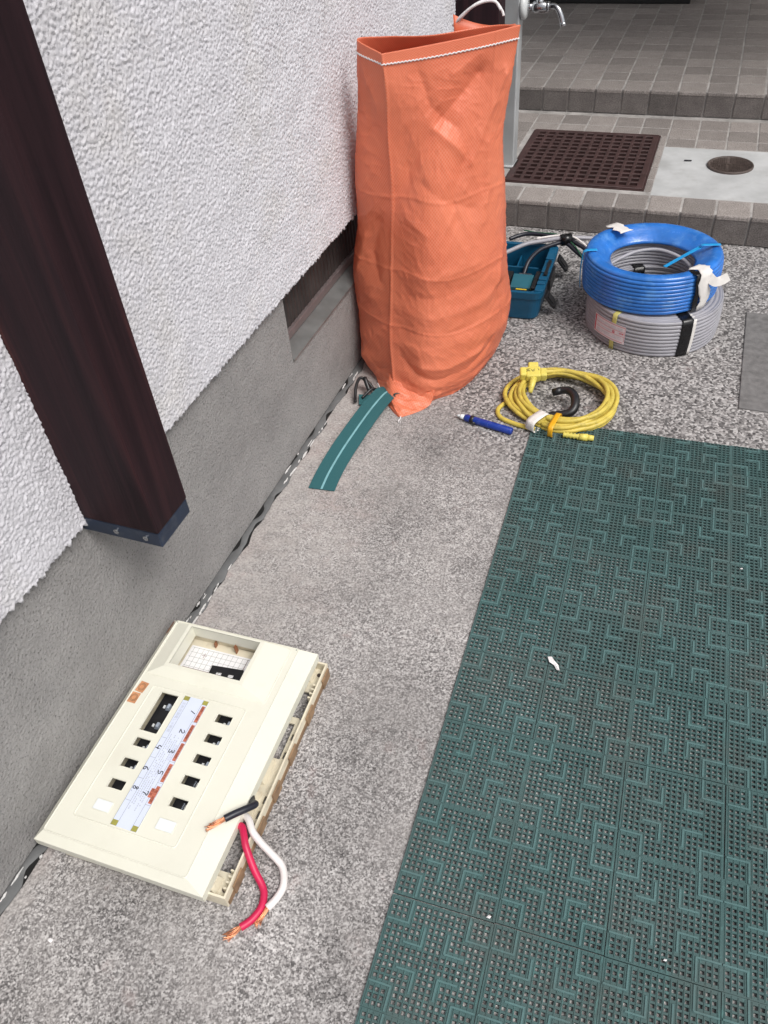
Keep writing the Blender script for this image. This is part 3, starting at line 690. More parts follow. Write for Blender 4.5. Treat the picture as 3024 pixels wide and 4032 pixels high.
def col_interp(A, t):
    i = min(int(t), len(A) - 2); f = t - i
    p0 = A[max(i - 1, 0)]; p1 = A[i]; p2 = A[i + 1]; p3 = A[min(i + 2, len(A) - 1)]
    return 0.5 * (2 * p1 + (p2 - p0) * f + (2 * p0 - 5 * p1 + 4 * p2 - p3) * f * f + (3 * p1 - p0 - 3 * p2 + p3) * f**3)
rings = []
for j in range(NV):
    t = (len(LV) - 1) * j / (NV - 1); A = col_interp(LV, t); v = j / (NV - 1)
    rings.append(herm_ring(A, 0.95, 0.15 + 0.75 * max(0, v - .7) / .3, NU))
SK = np.array(rings)                                  # NV x NU x 3
du, dv = 1.05 / NU, 0.76 / NV
Tu = np.roll(SK, -1, 1) - np.roll(SK, 1, 1); Tv = np.gradient(SK, axis=0)
N = np.cross(Tu, Tv); N /= np.linalg.norm(N, axis=2, keepdims=True)
vv_ = np.linspace(0, 1, NV)[:, None]; uu_ = np.linspace(0, 1, NU, endpoint=False)[None, :]
broad = fnoise(NU, NV, du, dv, 0.22, 0.28, 0.45, 41)
# diagonal pull folds: shear the field so that folds lean
def shear(f, k):
    out = np.empty_like(f)
    for j in range(NV): out[j] = np.roll(f[j], int(k * j))
    return out
d1 = shear(fnoise(NU, NV, du, dv, 0.19, 0.75, 0.35, 43), 0.75)
d2 = shear(fnoise(NU, NV, du, dv, 0.15, 0.60, 0.35, 47), -0.5)
ridge = lambda f: (1 - np.abs(np.tanh(f * 1.2))) ** 1.6 - 0.35
hor = fnoise(NU, NV, du, dv, 0.16, 0.045, 0.45, 51); fine = fnoise(NU, NV, du, dv, 0.022, 0.03, 0.6, 53)
bot = np.clip(1 - vv_ * 2.2, 0, 1); mid = np.exp(-((vv_ - 0.55) / 0.32) ** 2); topf = np.clip((0.955 - vv_) / 0.06, 0, 1)
disp = 0.0020 * broad + (0.0012 * ridge(d1) + 0.0009 * ridge(d2)) * (0.35 + 0.75 * mid) + 0.0010 * hor * (0.15 + bot) + 0.00018 * fine
ZZ = SK[..., 2]; UM = np.repeat(uu_, NV, 0) * 1.05
def fold(pts_, wid, amp):
    """a soft ridge (or valley) along a line given in (fraction round the bag, height)"""
    best = np.full(ZZ.shape, 9.0)
    for (ua, za), (ub, zb) in zip(pts_[:-1], pts_[1:]):
        a_ = np.array([ua * 1.05, za]); b_ = np.array([ub * 1.05, zb]); L2 = ((b_ - a_) ** 2).sum()
        t_ = np.clip(((UM - a_[0]) * (b_[0] - a_[0]) + (ZZ - a_[1]) * (b_[1] - a_[1])) / L2, 0, 1)
        best = np.minimum(best, np.hypot(UM - a_[0] - t_ * (b_[0] - a_[0]), ZZ - a_[1] - t_ * (b_[1] - a_[1])))
    return 1.15 * amp * np.exp(-(best / wid) ** 1.25)
for F_ in (([(.26, .69), (.15, .61), (.06, .53), (.0, .46)], .024, -.0085), ([(.34, .68), (.29, .60), (.25, .53)], .016, .0055), ([(.14, .60), (.225, .55)], .013, .0048), ([(.235, .545), (.20, .48), (.21, .42)], .020, -.0045),
           ([(.26, .725), (.19, .695)], .014, .0045), ([(.10, .705), (.13, .64), (.20, .60)], .016, -.0040), ([(.30, .56), (.31, .47), (.28, .41)], .016, .0042), ([(.10, .50), (.16, .47), (.26, .44)], .014, -.0030),
           ([(.05, .43), (.12, .40)], .012, .0030), ([(.03, .30), (.14, .305), (.27, .325)], .018, .0026), ([(.05, .262), (.17, .262), (.33, .30)], .014, -.0020), ([(.02, .222), (.14, .214), (.28, .235), (.36, .27)], .015, .0020),
           ([(.04, .180), (.16, .172), (.30, .195)], .014, -.0018), ([(.02, .145), (.10, .140), (.22, .150)], .014, .0018), ([(.03, .110), (.08, .078), (.15, .060), (.24, .070), (.31, .105)], .014, -.0055), ([(.10, .098), (.18, .090), (.27, .110)], .012, .0040),
           ([(.335, .24), (.36, .16)], .014, -.0045), ([(.36, .34), (.33, .26)], .014, .0045), ([(.965, .40), (.945, .33), (.965, .27)], .016, -.0060), ([(.925, .36), (.905, .27)], .016, .0050), ([(.985, .30), (.94, .22)], .014, .0040),
           ([(.98, .16), (.93, .10), (.90, .05)], .014, .0060), ([(.995, .07), (.95, .045)], .012, -.0060), ([(.95, .60), (.90, .52)], .018, -.0035), ([(.92, .70), (.97, .64)], .014, .0025)):
    disp += fold(*F_)
crk = np.clip(fnoise(NU, NV, du, dv, 0.30, 0.30, 0.5, 61) * 0.7 + 0.35, 0, 1)
disp += 0.0011 * ridge(shear(fnoise(NU, NV, du, dv, 0.055, 0.10, 0.5, 63), 0.6)) * crk + 0.0009 * ridge(shear(fnoise(NU, NV, du, dv, 0.08, 0.045, 0.5, 67), -0.8)) * (1 - crk)
disp += 0.0030 * ridge(shear(fnoise(NU, NV, du, dv, 0.15, 0.12, 0.4, 59), 0.8)) * np.clip(1 - vv_ * 6.0, 0, 1)
cd = np.minimum(uu_, 1 - uu_); disp *= 0.40 + 0.60 * np.clip(cd / 0.05, 0, 1)      # the crease stays crisp
disp *= (0.12 + 0.88 * topf)
# packing folds (fine ridges) across and along
for vc in (0.285, 0.44, 0.62): disp += 0.0011 * np.exp(-((vv_ - vc - 0.006 * np.sin(uu_ * 25)) / 0.0035) ** 2)
for uc in (0.30,): disp += 0.0012 * np.exp(-((uu_ - uc) / 0.0025) ** 2)
disp += 0.0022 * np.exp(-(cd / 0.0030) ** 2)                                        # pressed edge of the gusset
SKd = SK + N * disp[..., None]
SKd[0, :, 2] = 0.0; SKd[..., 2] = np.maximum(SKd[..., 2], 0.0008)
SKd[..., 0] = np.maximum(SKd[..., 0], np.where(SKd[..., 2] > 0.37, 0.0165, 0.0025))                                      # it leans on, not into, the wall
# back rim sags inwards where the mouth falls open
verts = SKd.reshape(-1, 3)
I = np.arange(NV * NU).reshape(NV, NU)
q = np.stack([I[:-1], np.roll(I[:-1], -1, 1), np.roll(I[1:], -1, 1), I[1:]], -1).reshape(-1, 4)
cen = SKd.mean(axis=1, keepdims=True)
# inner skin (visible through the mouth)
nin = 60
inn = SKd[-nin:][::-1] - N[-nin:][::-1] * 0.0022
inn[0] = SKd[-1] - N[-1] * 0.0018 + np.array([0, 0, 0.0012])
i0 = len(verts); verts = np.concatenate([verts, inn.reshape(-1, 3)])
J = i0 + np.arange(nin * NU).reshape(nin, NU)
qi = np.stack([J[:-1], np.roll(J[:-1], -1, 1), np.roll(J[1:], -1, 1), J[1:]], -1).reshape(-1, 4)
qr = np.stack([I[-1], np.roll(I[-1], -1), np.roll(J[0], -1), J[0]], -1)
qs = np.concatenate([q, qr, qi])
me = bpy.data.meshes.new('bag'); 
faces = [tuple(f) for f in qs.tolist()] + [tuple(I[0][::-1].tolist())]
me.from_pydata(verts.tolist(), [], faces); me.materials.append(M['sack'])
uvl = me.uv_layers.new(name='uv')
arc = np.concatenate([[0], np.cumsum(np.linalg.norm(np.diff(SKd[150], axis=0), axis=1))])
lu = np.empty(len(me.loops), np.int32); me.loops.foreach_get('vertex_index', lu)
uvs = np.zeros((len(lu), 2)); idx = np.where(lu < i0, lu, lu - i0)
uvs[:, 0] = arc[idx % NU]; uvs[:, 1] = (idx // NU) * dv
uvl.data.foreach_set('uv', uvs.ravel())
me.polygons.foreach_set('use_smooth', [True] * len(me.polygons)); me.update()
bag = link(bpy.data.objects.new('bag', me), sack)
jst = int(NV * 0.955)
st = [Vector(SKd[jst, k] + N[jst, k] * 0.0012 + np.array([0, 0, 0.0012 * math.sin(k * 2.1)])) for k in range(0, NU, 1)]
mb = MB(); mb.tube(st, 0.0015, 6, True); mb.build('hem_stitch', M['rope'], sack, True)
# fold of the hem: a second lip line just under the stitching
# draw string tied at the back of the mouth
mb = MB()
sp_ = [(.235, 1.755, .755), (.252, 1.750, .772), (.276, 1.752, .790), (.300, 1.758, .798), (.318, 1.760, .797), (.331, 1.757, .782), (.336, 1.754, .774)]
for k in range(3):
    pts = [(x + .0016 * math.cos(2.1 * k + 1.3 * i), y + .0016 * math.sin(2.1 * k + 1.3 * i), z + .001 * k) for i, (x, y, z) in enumerate(sp_[:len(sp_) - (0, 2, 1)[k]])]
    mb.tube(cr(pts, 6), 0.0026, 8)
mb.build('tie_string', M['rope'], sack, True)
# the loose rear lip of the mouth, standing up and curling
lip = MB(); L0 = []; L1 = []
for i in range(25):
    s = i / 24; x = 0.365 - 0.125 * s; y = 1.748 + 0.012 * math.sin(s * 3.1) ; z = 0.735
    L0.append((x, y, z - .02)); L1.append((x - .004, y + 0.004 + .004 * math.sin(5 * s), 0.762 + 0.016 * s ** 2 - 0.010 * math.sin(3.14 * s)))
lip.ribbon(L0, L1); lo_ = lip.build('mouth_lip', M['sack'], sack, True); so = lo_.modifiers.new('s', 'SOLIDIFY'); so.thickness = .0012
# bottom corner ear that sticks out towards the viewer, with its loose thread
ear_top = [(.128, 1.550, .060), (.131, 1.528, .046), (.142, 1.500, .030), (.158, 1.475, .016), (.176, 1.448, .006), (.186, 1.441, .003)]
ear_l = [(.070, 1.585, .010), (.085, 1.560, .006), (.105, 1.525, .003), (.130, 1.492, .0015), (.158, 1.462, .001), (.180, 1.443, .0008)]
ear_r = [(.250, 1.520, .038), (.247, 1.512, .022), (.243, 1.502, .008), (.232, 1.486, .003), (.212, 1.464, .0015), (.190, 1.445, .0008)]
A_ = cr(ear_l, 8); B_ = cr(ear_top, 8); C_ = cr(ear_r, 8); n = len(A_)
vs = []; cols = 25; nz_ = fnoise(n, cols, .004, .004, .03, .03, .6, 77)
for i in range(n):
    for k in range(cols):
        s = k / (cols - 1)
        p = A_[i].lerp(B_[i], s * 2) if s <= .5 else B_[i].lerp(C_[i], (s - .5) * 2)
        p = p.copy(); fade = min(1, min(s, 1 - s) * 6) * min(1, (n - i) / 10); p.z = max(.0008, p.z + (0.0022 * nz_[k, i] + 0.006 * math.sin(math.pi * s) * (i / n) * (1 - i / n) * 2) * fade)
        vs.append(p)
fs = [(i * cols + k, i * cols + k + 1, (i + 1) * cols + k + 1, (i + 1) * cols + k) for i in range(n - 1) for k in range(cols - 1)]
ear = mobj('corner_ear', vs, fs, M['sack'], sack, True)
uvl = ear.data.uv_layers.new(name='uv')
for lp in ear.data.loops:
    c_ = ear.data.vertices[lp.vertex_index].co; uvl.data[lp.index].uv = (c_.x, c_.y)
mb = MB(); mb.tube(cr([(.186, 1.443, .003), (.188, 1.434, .0022), (.186, 1.428, .002), (.189, 1.421, .002)], 6), .0014, 6); mb.tube(cr([(.187, 1.43, .002), (.192, 1.424, .002), (.193, 1.419, .0016)], 6), .0009, 6)
mb.build('loose_thread', M['rope'], sack, True)

# ================================================================== webbing strap with hook
ws = thing('webbing_strap', (0.1, 1.42, 0), 'teal webbing strap with black wire hook lying folded at the sack foot', 'strap')
def ribbon_solid(name, pts, wdir, width, mat, parent, th=0.0016, n=10, off=0.0):
    P = cr(pts, n); Wd = cr(wdir, n) if len(wdir) == len(pts) else [Vector(wdir[0])] * len(P)
    mb_ = MB(); up = []
    for i, p in enumerate(P):
        t = (P[min(i + 1, len(P) - 1)] - P[max(i - 1, 0)]).normalized(); w = Wd[i].normalized(); w = (w - t * w.dot(t)).normalized(); nn = t.cross(w)
        if nn.z < 0: nn = -nn
        p = p + nn * off
        up.append((p - w * width / 2, p + w * width / 2, nn))
    n_ = len(P); vs = []
    for a, b, nn in up: vs += [a + nn * th / 2, b + nn * th / 2, b - nn * th / 2, a - nn * th / 2]
    fs = []
    for i in range(n_ - 1):
        for k in range(4): fs.append((4 * i + k, 4 * i + (k + 1) % 4, 4 * i + 4 + (k + 1) % 4, 4 * i + 4 + k))
    fs += [(0, 3, 2, 1), (4 * n_ - 4, 4 * n_ - 3, 4 * n_ - 2, 4 * n_ - 1)]
    mb_.add(vs, fs); return mb_.build(name, mat, parent, False)
run = [(.140, 1.506, .009), (.143, 1.512, .016), (.134, 1.506, .0225), (.126, 1.484, .0235), (.115, 1.418, .0195), (.105, 1.330, .012), (.099, 1.270, .005), (.099, 1.205, .0026), (.104, 1.150, .0022)]
wd = [(1, -.45, 0), (1, -.45, 0), (1, -.45, 0), (1, -.42, 0), (1, -.23, 0), (1, .08, 0), (1, .12, 0), (1, .05, 0), (1, -.05, 0)]
band_ = ribbon_solid('band', run, wd, 0.060, M['web'], ws)
ribbon_solid('stripe', run[1:], wd[1:], 0.0045, M['stripe'], ws, 0.0006, 10, 0.0013)
ribbon_solid('under_band', [(.140, 1.506, .0080), (.118, 1.499, .004), (.090, 1.486, .0045), (.066, 1.476, .008)], [(.35, -1, 0), (.3, -1, 0), (.25, -1, 0), (.2, -1, 0)], 0.040, M['web'], ws)
mb = MB(); hk = [(.090, 1.520, .010), (.075, 1.528, .022), (.058, 1.532, .032), (.050, 1.524, .034), (.050, 1.502, .026), (.056, 1.478, .014), (.062, 1.462, .010)]
mb.tube(cr(hk, 8), .0040, 10); mb.tube(cr([(.062, 1.530, .031), (.066, 1.526, .036), (.073, 1.517, .028), (.084, 1.506, .014)], 8), .0055, 10)
mb.tube(cr([(.098, 1.520, .013), (.088, 1.510, .020), (.080, 1.495, .016), (.074, 1.480, .012)], 8), .0036, 10)
mb.build('wire_hook', M['black'], ws, True)
mb = MB(); mb.add([(.092, 1.528, .004), (.108, 1.522, .004), (.104, 1.534, .006), (.098, 1.528, .030)], [(0, 1, 3), (1, 2, 3), (2, 0, 3), (0, 2, 1)])
mb.build('white_tab', M['litter'], ws)

# ================================================================== open tool case with a cordless battery tool and cable offcuts
tc = thing('tool_case', (0.30, 2.10, 0), 'open teal plastic tool case behind the sack beside the cable coils', 'tool case')
CT = Matrix.Translation((0.4195, 1.945, 0)) @ Matrix.Rotation(R(2.2), 4, 'Z')      # local: x negative = into the case, y away
cw, cl, chh = 0.315, 0.292, 0.086
def rrect(x0, x1, y0, y1, r, n=5):
    out = []
    for cx_, cy_, a in ((x1 - r, y0 + r, -90), (x1 - r, y1 - r, 0), (x0 + r, y1 - r, 90), (x0 + r, y0 + r, 180)):
        for k in range(n + 1): aa = R(a + 90 * k / n); out.append((cx_ + r * math.cos(aa), cy_ + r * math.sin(aa)))
    return out
def shell(rects, mb_):
    """stack of rounded rectangles (x0,x1,y0,y1,r,z) skinned in order"""
    n_ = None; vs = []; fs = []
    for (x0, x1, y0, y1, r, z) in rects:
        p = rrect(x0, x1, y0, y1, r); n_ = len(p); vs += [(a, b, z) for a, b in p]
    for j in range(len(rects) - 1):
        for k in range(n_): fs.append((j * n_ + k, j * n_ + (k + 1) % n_, (j + 1) * n_ + (k + 1) % n_, (j + 1) * n_ + k))
    fs.append(list(range(n_))[::-1]); fs.append([(len(rects) - 1) * n_ + k for k in range(n_)])
    mb_.add(vs, fs)
mb = MB(); mb.T = CT
shell([(-cw + .012, -.018, .010, cl - .012, .022, .001), (-cw + .008, -.013, .006, cl - .008, .026, .006), (-cw + .003, -.006, .002, cl - .003, .026, .066), (-cw, -.003, -.001, cl, .026, .0665), (-cw, -.001, -.003, cl, .026, chh),
       (-cw + .006, -.005, .003, cl - .006, .022, chh), (-cw + .010, -.026, .012, cl - .010, .016, chh - .002), (-cw + .014, -.031, .016, cl - .014, .014, .050), (-cw + .018, -.034, .020, cl - .018, .012, .016)], mb)
mb.build('case_shell', M['teal'], tc, bevel=0)
mb = MB(); mb.T = CT                                         # moulded pockets and rim lugs
for B6 in ((-.175, -.045, .190, .196, .016, .060), (-.110, -.105, .196, .272, .016, .056), (-.30, -.178, .120, .125, .016, .066), (-.115, -.040, .118, .121, .016, .030)):
    q0 = MB(); q0.T = CT; q0.box(*B6); q0.build('divider', M['teal'], tc, bevel=.0015)
for y0, y1 in ((.012, .034), (.050, .066), (.074, .092), (.118, .150), (.196, .270)):
    q0 = MB(); q0.T = CT; q0.box(-.026, -.004, y0, y1, chh - .003, chh + .0035); q0.build('rim_lug', M['teal'], tc, bevel=0.0018)
mb = MB(); mb.T = CT; mb.tube([(-.012, .10, chh + .001), (-.012, .185, chh + .001)], .0055, 10); mb.box(-.004, .004, .10, .19, .030, .074)
mb.build('hinge_bar', M['black'], tc, bevel=0.001)
for yy in (0.048, 0.262):
    mb = MB(); mb.T = CT @ Matrix.Translation((0.002, yy, .062)) @ Matrix.Rotation(R(52), 4, 'Y')
    mb.frustum((-.004, .004, -.021, .021), (-.003, .003, -.016, .016), -.0, -.001); mb.box(0, .036, -.019, .019, -.003, .003); mb.box(.034, .044, -.013, .013, -.005, .004); mb.box(.006, .030, -.012, .012, .003, .0055)
    mb.build('latch', M['black'], tc, bevel=0.0025)
tool = thing('cordless_tool', (0.34, 2.03, 0.02), 'black and teal cordless battery tool with yellow button inside the case', 'power tool')
mb = MB(); mb.T = CT @ Matrix.Translation((.012, .026, .006))
mb.frustum((-.130, -.040, .000, .110), (-.122, -.048, .004, .104), .012, .050); mb.box(-.052, -.040, .008, .104, .030, .078); mb.frustum((-.126, -.054, .000, .030), (-.118, -.058, .006, .026), .0495, .060)
mb.box(-.16, -.118, .05, .12, .02, .064)
tool_b = mb.build('housing', M['black'], tool, bevel=0.003)
mb = MB(); mb.T = CT @ Matrix.Translation((.012, .026, .006)) @ Matrix.Translation((-.083, .062, .052)) @ Matrix.Rotation(R(12), 4, 'X'); mb.frustum((-.034, .030, -.030, .034), (-.030, .026, -.024, .032), -.006, .014)
bt = mb.build('battery', M['teal2'], tool, bevel=0.002)
mb = MB(); mb.T = CT @ Matrix.Translation((.012, .026, .006)); mb.box(-.100, -.064, .098 - .010, .100, .066, .070); mb.build('battery_rail', M['darkgrey'], tool, bevel=.001)
mb = MB(); mb.T = CT @ Matrix.Translation((.012, .026, .006)); mb.box(-.096, -.066, .026, .034, .046, .058); mb.box(-.092, -.070, .0245, .0262, .0545, .0575)
mb.build('release_button', M['yellow'], tool, bevel=0.0015)
mb = MB(); mb.T = CT @ Matrix.Translation((.012, .026, .006)); mb.box(-.060, -.046, .020, .030, .036, .052); mb.box(-.078, -.066, .016, .026, .034, .044); mb.build('side_grip', M['darkgrey'], tool, bevel=0.0015)
cb = thing('cable_offcuts', (0.40, 2.22, 0.086), 'bundle of grey and black cable offcuts taped together across the teal case', 'cable')
def cab(name, pts, r, m, parent): 
    mb_ = MB(); mb_.tube(cr(pts, 10), r, 10); return mb_.build(name, m, parent, True)
cab('grey_cable', [(.225, 2.10, .086), (.272, 2.152, .092), (.315, 2.200, .097), (.355, 2.222, .099), (.42, 2.247, .104), (.50, 2.272, .098), (.56, 2.265, .100), (.62, 2.27, .104)], .0062, M['cablegrey'], cb)
cab('black_cable', [(.332, 2.100, .048), (.338, 2.135, .076), (.356, 2.178, .090), (.385, 2.212, .094), (.42, 2.238, .094), (.46, 2.215, .080), (.50, 2.18, .070), (.53, 2.13, .060)], .0062, M['wireblack'], cb)
cab('black_cable', [(.258, 2.235, .091), (.300, 2.262, .098), (.36, 2.262, .100), (.42, 2.254, .098), (.47, 2.235, .088), (.51, 2.205, .078)], .0060, M['wireblack'], cb)
cab('white_core', [(.34, 2.222, .106), (.40, 2.246, .110), (.44, 2.250, .108), (.478, 2.235, .094), (.50, 2.215, .085)], .0030, M['wirewhite'], cb)
cab('green_core', [(.29, 2.282, .100), (.33, 2.266, .104), (.40, 2.258, .106), (.45, 2.225, .094), (.485, 2.185, .076), (.52, 2.16, .07)], .0018, plain('green_core', (.02, .10, .05), .5), cb)
mb = MB(); mb.tube([(.408, 2.238, .099), (.436, 2.252, .101)], .0165, 14); mb.build('tape_wrap', M['blacktape'], cb, True)

# ================================================================== cable coils
def ridged(r_in, r_out, h, nrow, ncol, amp_r, z0=0.0, inner=True):
    """cross-section of a wound cable coil: scalloped outside, top, inside, bottom"""
    p = []; cr_ = h / nrow
    for i in range(nrow):                                   # outside, bottom to top
        for k in range(7):
            a = -90 + 180 * k / 6; p.append((r_out - amp_r + amp_r * math.cos(R(a)) * 1.0, z0 + (i + .5) * cr_ + cr_ / 2 * math.sin(R(a))))
    cw_ = (r_out - r_in) / ncol
    for i in range(ncol):                                   # top, outwards in
        for k in range(1, 6):
            a = 180 * k / 6; p.append((r_out - amp_r * .5 - (i + .5) * cw_ + cw_ / 2 * math.cos(R(a)), z0 + h - amp_r * .8 + amp_r * math.sin(R(a))))
    for i in range(nrow - 1, -1, -1):                       # inside
        for k in range(7):
            a = 90 - 180 * k / 6; p.append((r_in + amp_r - amp_r * math.cos(R(a)), z0 + (i + .5) * cr_ + cr_ / 2 * math.sin(R(a))))
    p.append((r_out - amp_r, z0)); return p
GC = (0.700, 2.013, 0.0)
gcoil = thing('grey_cable_coil', GC, 'grey cable coil with red printed label, standing under the blue coil', 'cable coil')
prof = ridged(0.118, 0.170, 0.098, 10, 5, 0.0042)
prof = [(r + (0.003 * math.sin(math.pi * min(1, z / .098)) if r > .15 else 0), z + .001) for r, z in prof]
lathe(prof, GC, M['cablegrey'], 'cable_wraps', gcoil, 160, wob=0.0014, seed=5)
def wrap_tape(name, C, ang, width, r_in, r_out, h, mat, parent, z0=0.0, tilt=(0, 0), skew=0.0, pieces=('out', 'top', 'in'), out=0.0012, jag=0.0):
    """band of tape round the cross-section of a coil at angle ang"""
    path = []
    if 'out' in pieces: path += [(r_out + out + .003 * math.sin(math.pi * k / 8), z0 + h * k / 8) for k in range(9)]
    if 'top' in pieces: path += [(r_out + (r_in - r_out) * k / 6, z0 + h + out) for k in range(0 if 'out' not in pieces else 1, 7)]
    if 'in' in pieces: path += [(r_in - out, z0 + h * (1 - k / 6)) for k in range(1, 7)]
    vs = []; fs = []; m_ = 6; g = random.Random(int(ang * 100)); tot = len(path)
    for i, (r, z) in enumerate(path):
        sk = skew * i / tot; j0, j1 = g.uniform(-jag, jag), g.uniform(-jag, jag)
        for k in range(m_ + 1):
            s = (k / m_ - .5) * (width + j0) + sk + j1
            a = ang + s / max(r, .05); x, y = r * math.cos(a), r * math.sin(a)
            vs.append((C[0] + x, C[1] + y, C[2] + z + tilt[0] * x + tilt[1] * y))
    for i in range(tot - 1):
        for k in range(m_): fs.append((i * (m_ + 1) + k, i * (m_ + 1) + k + 1, (i + 1) * (m_ + 1) + k + 1, (i + 1) * (m_ + 1) + k))
    o_ = mobj(name, vs, fs, mat, parent, True); so_ = o_.modifiers.new('s', 'SOLIDIFY'); so_.thickness = 0.0008; so_.offset = 0.0; return o_
wrap_tape('black_tape', GC, R(-58), 0.030, .118, .1715, .0995, M['blacktape'], gcoil, skew=.006)
wrap_tape('white_backing', GC, R(-52.0), 0.010, .118, .171, .098, M['whitetape'], gcoil, skew=.010, out=.0009)
wrap_tape('black_tape', GC, R(118), 0.030, .116, .1715, .0995, M['blacktape'], gcoil)
wrap_tape('yellow_tape', GC, R(-118), 0.013, .118, .1712, .099, M['yellowtape'], gcoil)
wrap_tape('yellow_tape', GC, R(40), 0.013, .117, .1712, .099, M['yellowtape'], gcoil)
# printed label wrapped on the outside of the grey coil
def arc_patch(mb_, C, a0, a1, r, z0, z1, n=14, sl=0.0):
    vs = []; fs = []
    for k in range(n + 1):
        s = k / n; a = a0 + (a1 - a0) * s
        for z in (z0, z1): vs.append((C[0] + (r) * math.cos(a), C[1] + r * math.sin(a), C[2] + z + sl * s))
    for k in range(n): fs.append((2 * k, 2 * k + 2, 2 * k + 3, 2 * k + 1))
    mb_.add(vs, fs)
la0, la1 = R(-138.5), R(-106); LR = .1768
mb = MB(); arc_patch(mb, GC, la0, la1, LR, .030, .080, 16, -.004); lab = mb.build('paper_label', M['pinkpaper'], gcoil, True)
mb = MB(); e = .0004
arc_patch(mb, GC, la0 + .01, la0 + .035, LR + e, .033, .077, 2, 0)
arc_patch(mb, GC, la0 + .01, la1 - .01, LR + e, .0762, .0775, 14, -.004); arc_patch(mb, GC, la0 + .01, la1 - .03, LR + e, .0335, .0347, 14, -.004)
for z in (.062, .050): arc_patch(mb, GC, la0 + .05, la1 - .02, LR + e, z, z + .0009, 14, -.003)
arc_patch(mb, GC, la1 - .012, la1 - .008, LR + e, .034, .073, 2, 0); arc_patch(mb, GC, la0 + .36, la0 + .40, LR + e, .0505, .0575, 3, 0); arc_patch(mb, GC, la0 + .47, la0 + .54, LR + e, .0525, .0565, 3, 0)
mb.build('red_print', M['redprint'], lab)
mb = MB(); g = random.Random(9)
for z in (.068, .064, .0545, .043, .0385):
    a = la0 + .06
    while a < la1 - .06:
        w_ = g.uniform(.006, .014)
        if g.random() < .8: arc_patch(mb, GC, a, a + w_, LR + e, z - .0012, z + .0010, 1, 0)
        a += w_ + .006
mb.build('fine_print', M['faint'], lab)

BC = (0.677, 2.030, 0.1015); BT = (0.012, -0.018)
bcoil = thing('blue_cable_coil', (BC[0], BC[1], BC[2]), 'blue film wrapped cable coil stacked on top of the grey coil', 'cable coil')
BR, BI, BH = 0.168, 0.112, 0.098
prof = []; nrow = 10; crr = BH / nrow; amp = .0034
prof.append((BI + .012, .001))
prof.append((BR - .010, .0))
for i in range(nrow):
    for k in range(7):
        a = -90 + 180 * k / 6; zz = (i + .5) * crr + crr / 2 * math.sin(R(a)); prof.append((BR - amp + amp * math.cos(R(a)) + .0035 * math.sin(math.pi * zz / BH) - (.006 * max(0, (zz - .080) / .018) ** 2), zz))
for k in range(1, 12):                                       # smooth film over the top, dipping inwards
    s = k / 11; prof.append((BR - amp - .006 - (BR - .112) * s, BH + .003 * math.sin(math.pi * min(1, s * 2)) - .030 * s ** 1.7))
prof.append((BI - .007, BH - .034))
lathe(prof, BC, M['film'], 'film_wrap', bcoil, 160, BT, 0.0012, 8)
pin = []
nrow = 7
for i in range(nrow - 1, -1, -1):
    for k in range(7):
        a = 90 - 180 * k / 6; pin.append((BI + .0052 - .0042 * math.cos(R(a)), .001 + (i + .5) * .061 / nrow + .061 / nrow / 2 * math.sin(R(a))))
lathe(pin, BC, M['cablegrey'], 'inner_wraps', bcoil, 128, BT, 0.0012, 8)
# loose cable end crossing the hole
cab('loose_cable_end', [(BC[0] - .108, BC[1] - .020, BC[2] + .048), (BC[0] - .082, BC[1] + .012, BC[2] + .056), (BC[0] - .04, BC[1] + .048, BC[2] + .064), (BC[0] + .012, BC[1] + .066, BC[2] + .064), (BC[0] + .065, BC[1] + .052, BC[2] + .056), (BC[0] + .099, BC[1] + .020, BC[2] + .046), (BC[0] + .108, BC[1] - .01, BC[2] + .04)], .0048, M['cablegrey'], bcoil)
wrap_tape('cyan_strap', BC, R(14), 0.011, BI + .002, BR - .006, BH + .0025, M['cyantape'], bcoil, tilt=BT, pieces=('top',), out=.004)
wrap_tape('cyan_strap', BC, R(197), 0.012, BI + .03, BR + .0045, BH + .001, M['cyantape'], bcoil, tilt=BT, pieces=('out', 'top'), out=.0035)
ribbon_solid('strap_tail', [(BC[0] + .112, BC[1] + .032, BC[2] + .099), (BC[0] + .09, BC[1] + .012, BC[2] + .092), (BC[0] + .055, BC[1] - .022, BC[2] + .080), (BC[0] + .035, BC[1] - .044, BC[2] + .074)], [(.6, -.8, .1)] * 4, 0.011, M['cyantape'], bcoil, .0012)
wt = wrap_tape('white_tape', BC, R(136), 0.036, BI - .004, BR + .0005, BH + .002, M['whitetape'], bcoil, tilt=BT, pieces=('top', 'in') if False else ('top',), out=.0045, jag=.006)
wrap_tape('white_tape', BC, R(-38), 0.034, BI + .024, BR + .0038, BH - .0, M['whitetape'], bcoil, tilt=BT, pieces=('out', 'top'), out=.0035, jag=.008, skew=-.004)
wrap_tape('black_tape', BC, R(-46), 0.016, BI + .03, BR + .0030, BH - .001, M['blacktape'], bcoil, tilt=BT, pieces=('out', 'top'), out=.0025, jag=.004)
ribbon_solid('tape_tail', [(BC[0] + .140, BC[1] - .098, BC[2] + .088), (BC[0] + .157, BC[1] - .104, BC[2] + .078), (BC[0] + .172, BC[1] - .098, BC[2] + .080), (BC[0] + .186, BC[1] - .090, BC[2] + .088)], [(.3, .5, .8), (.2, .4, .9), (.1, .5, .8), (0, .3, .9)], 0.022, M['whitetape'], bcoil, .001)

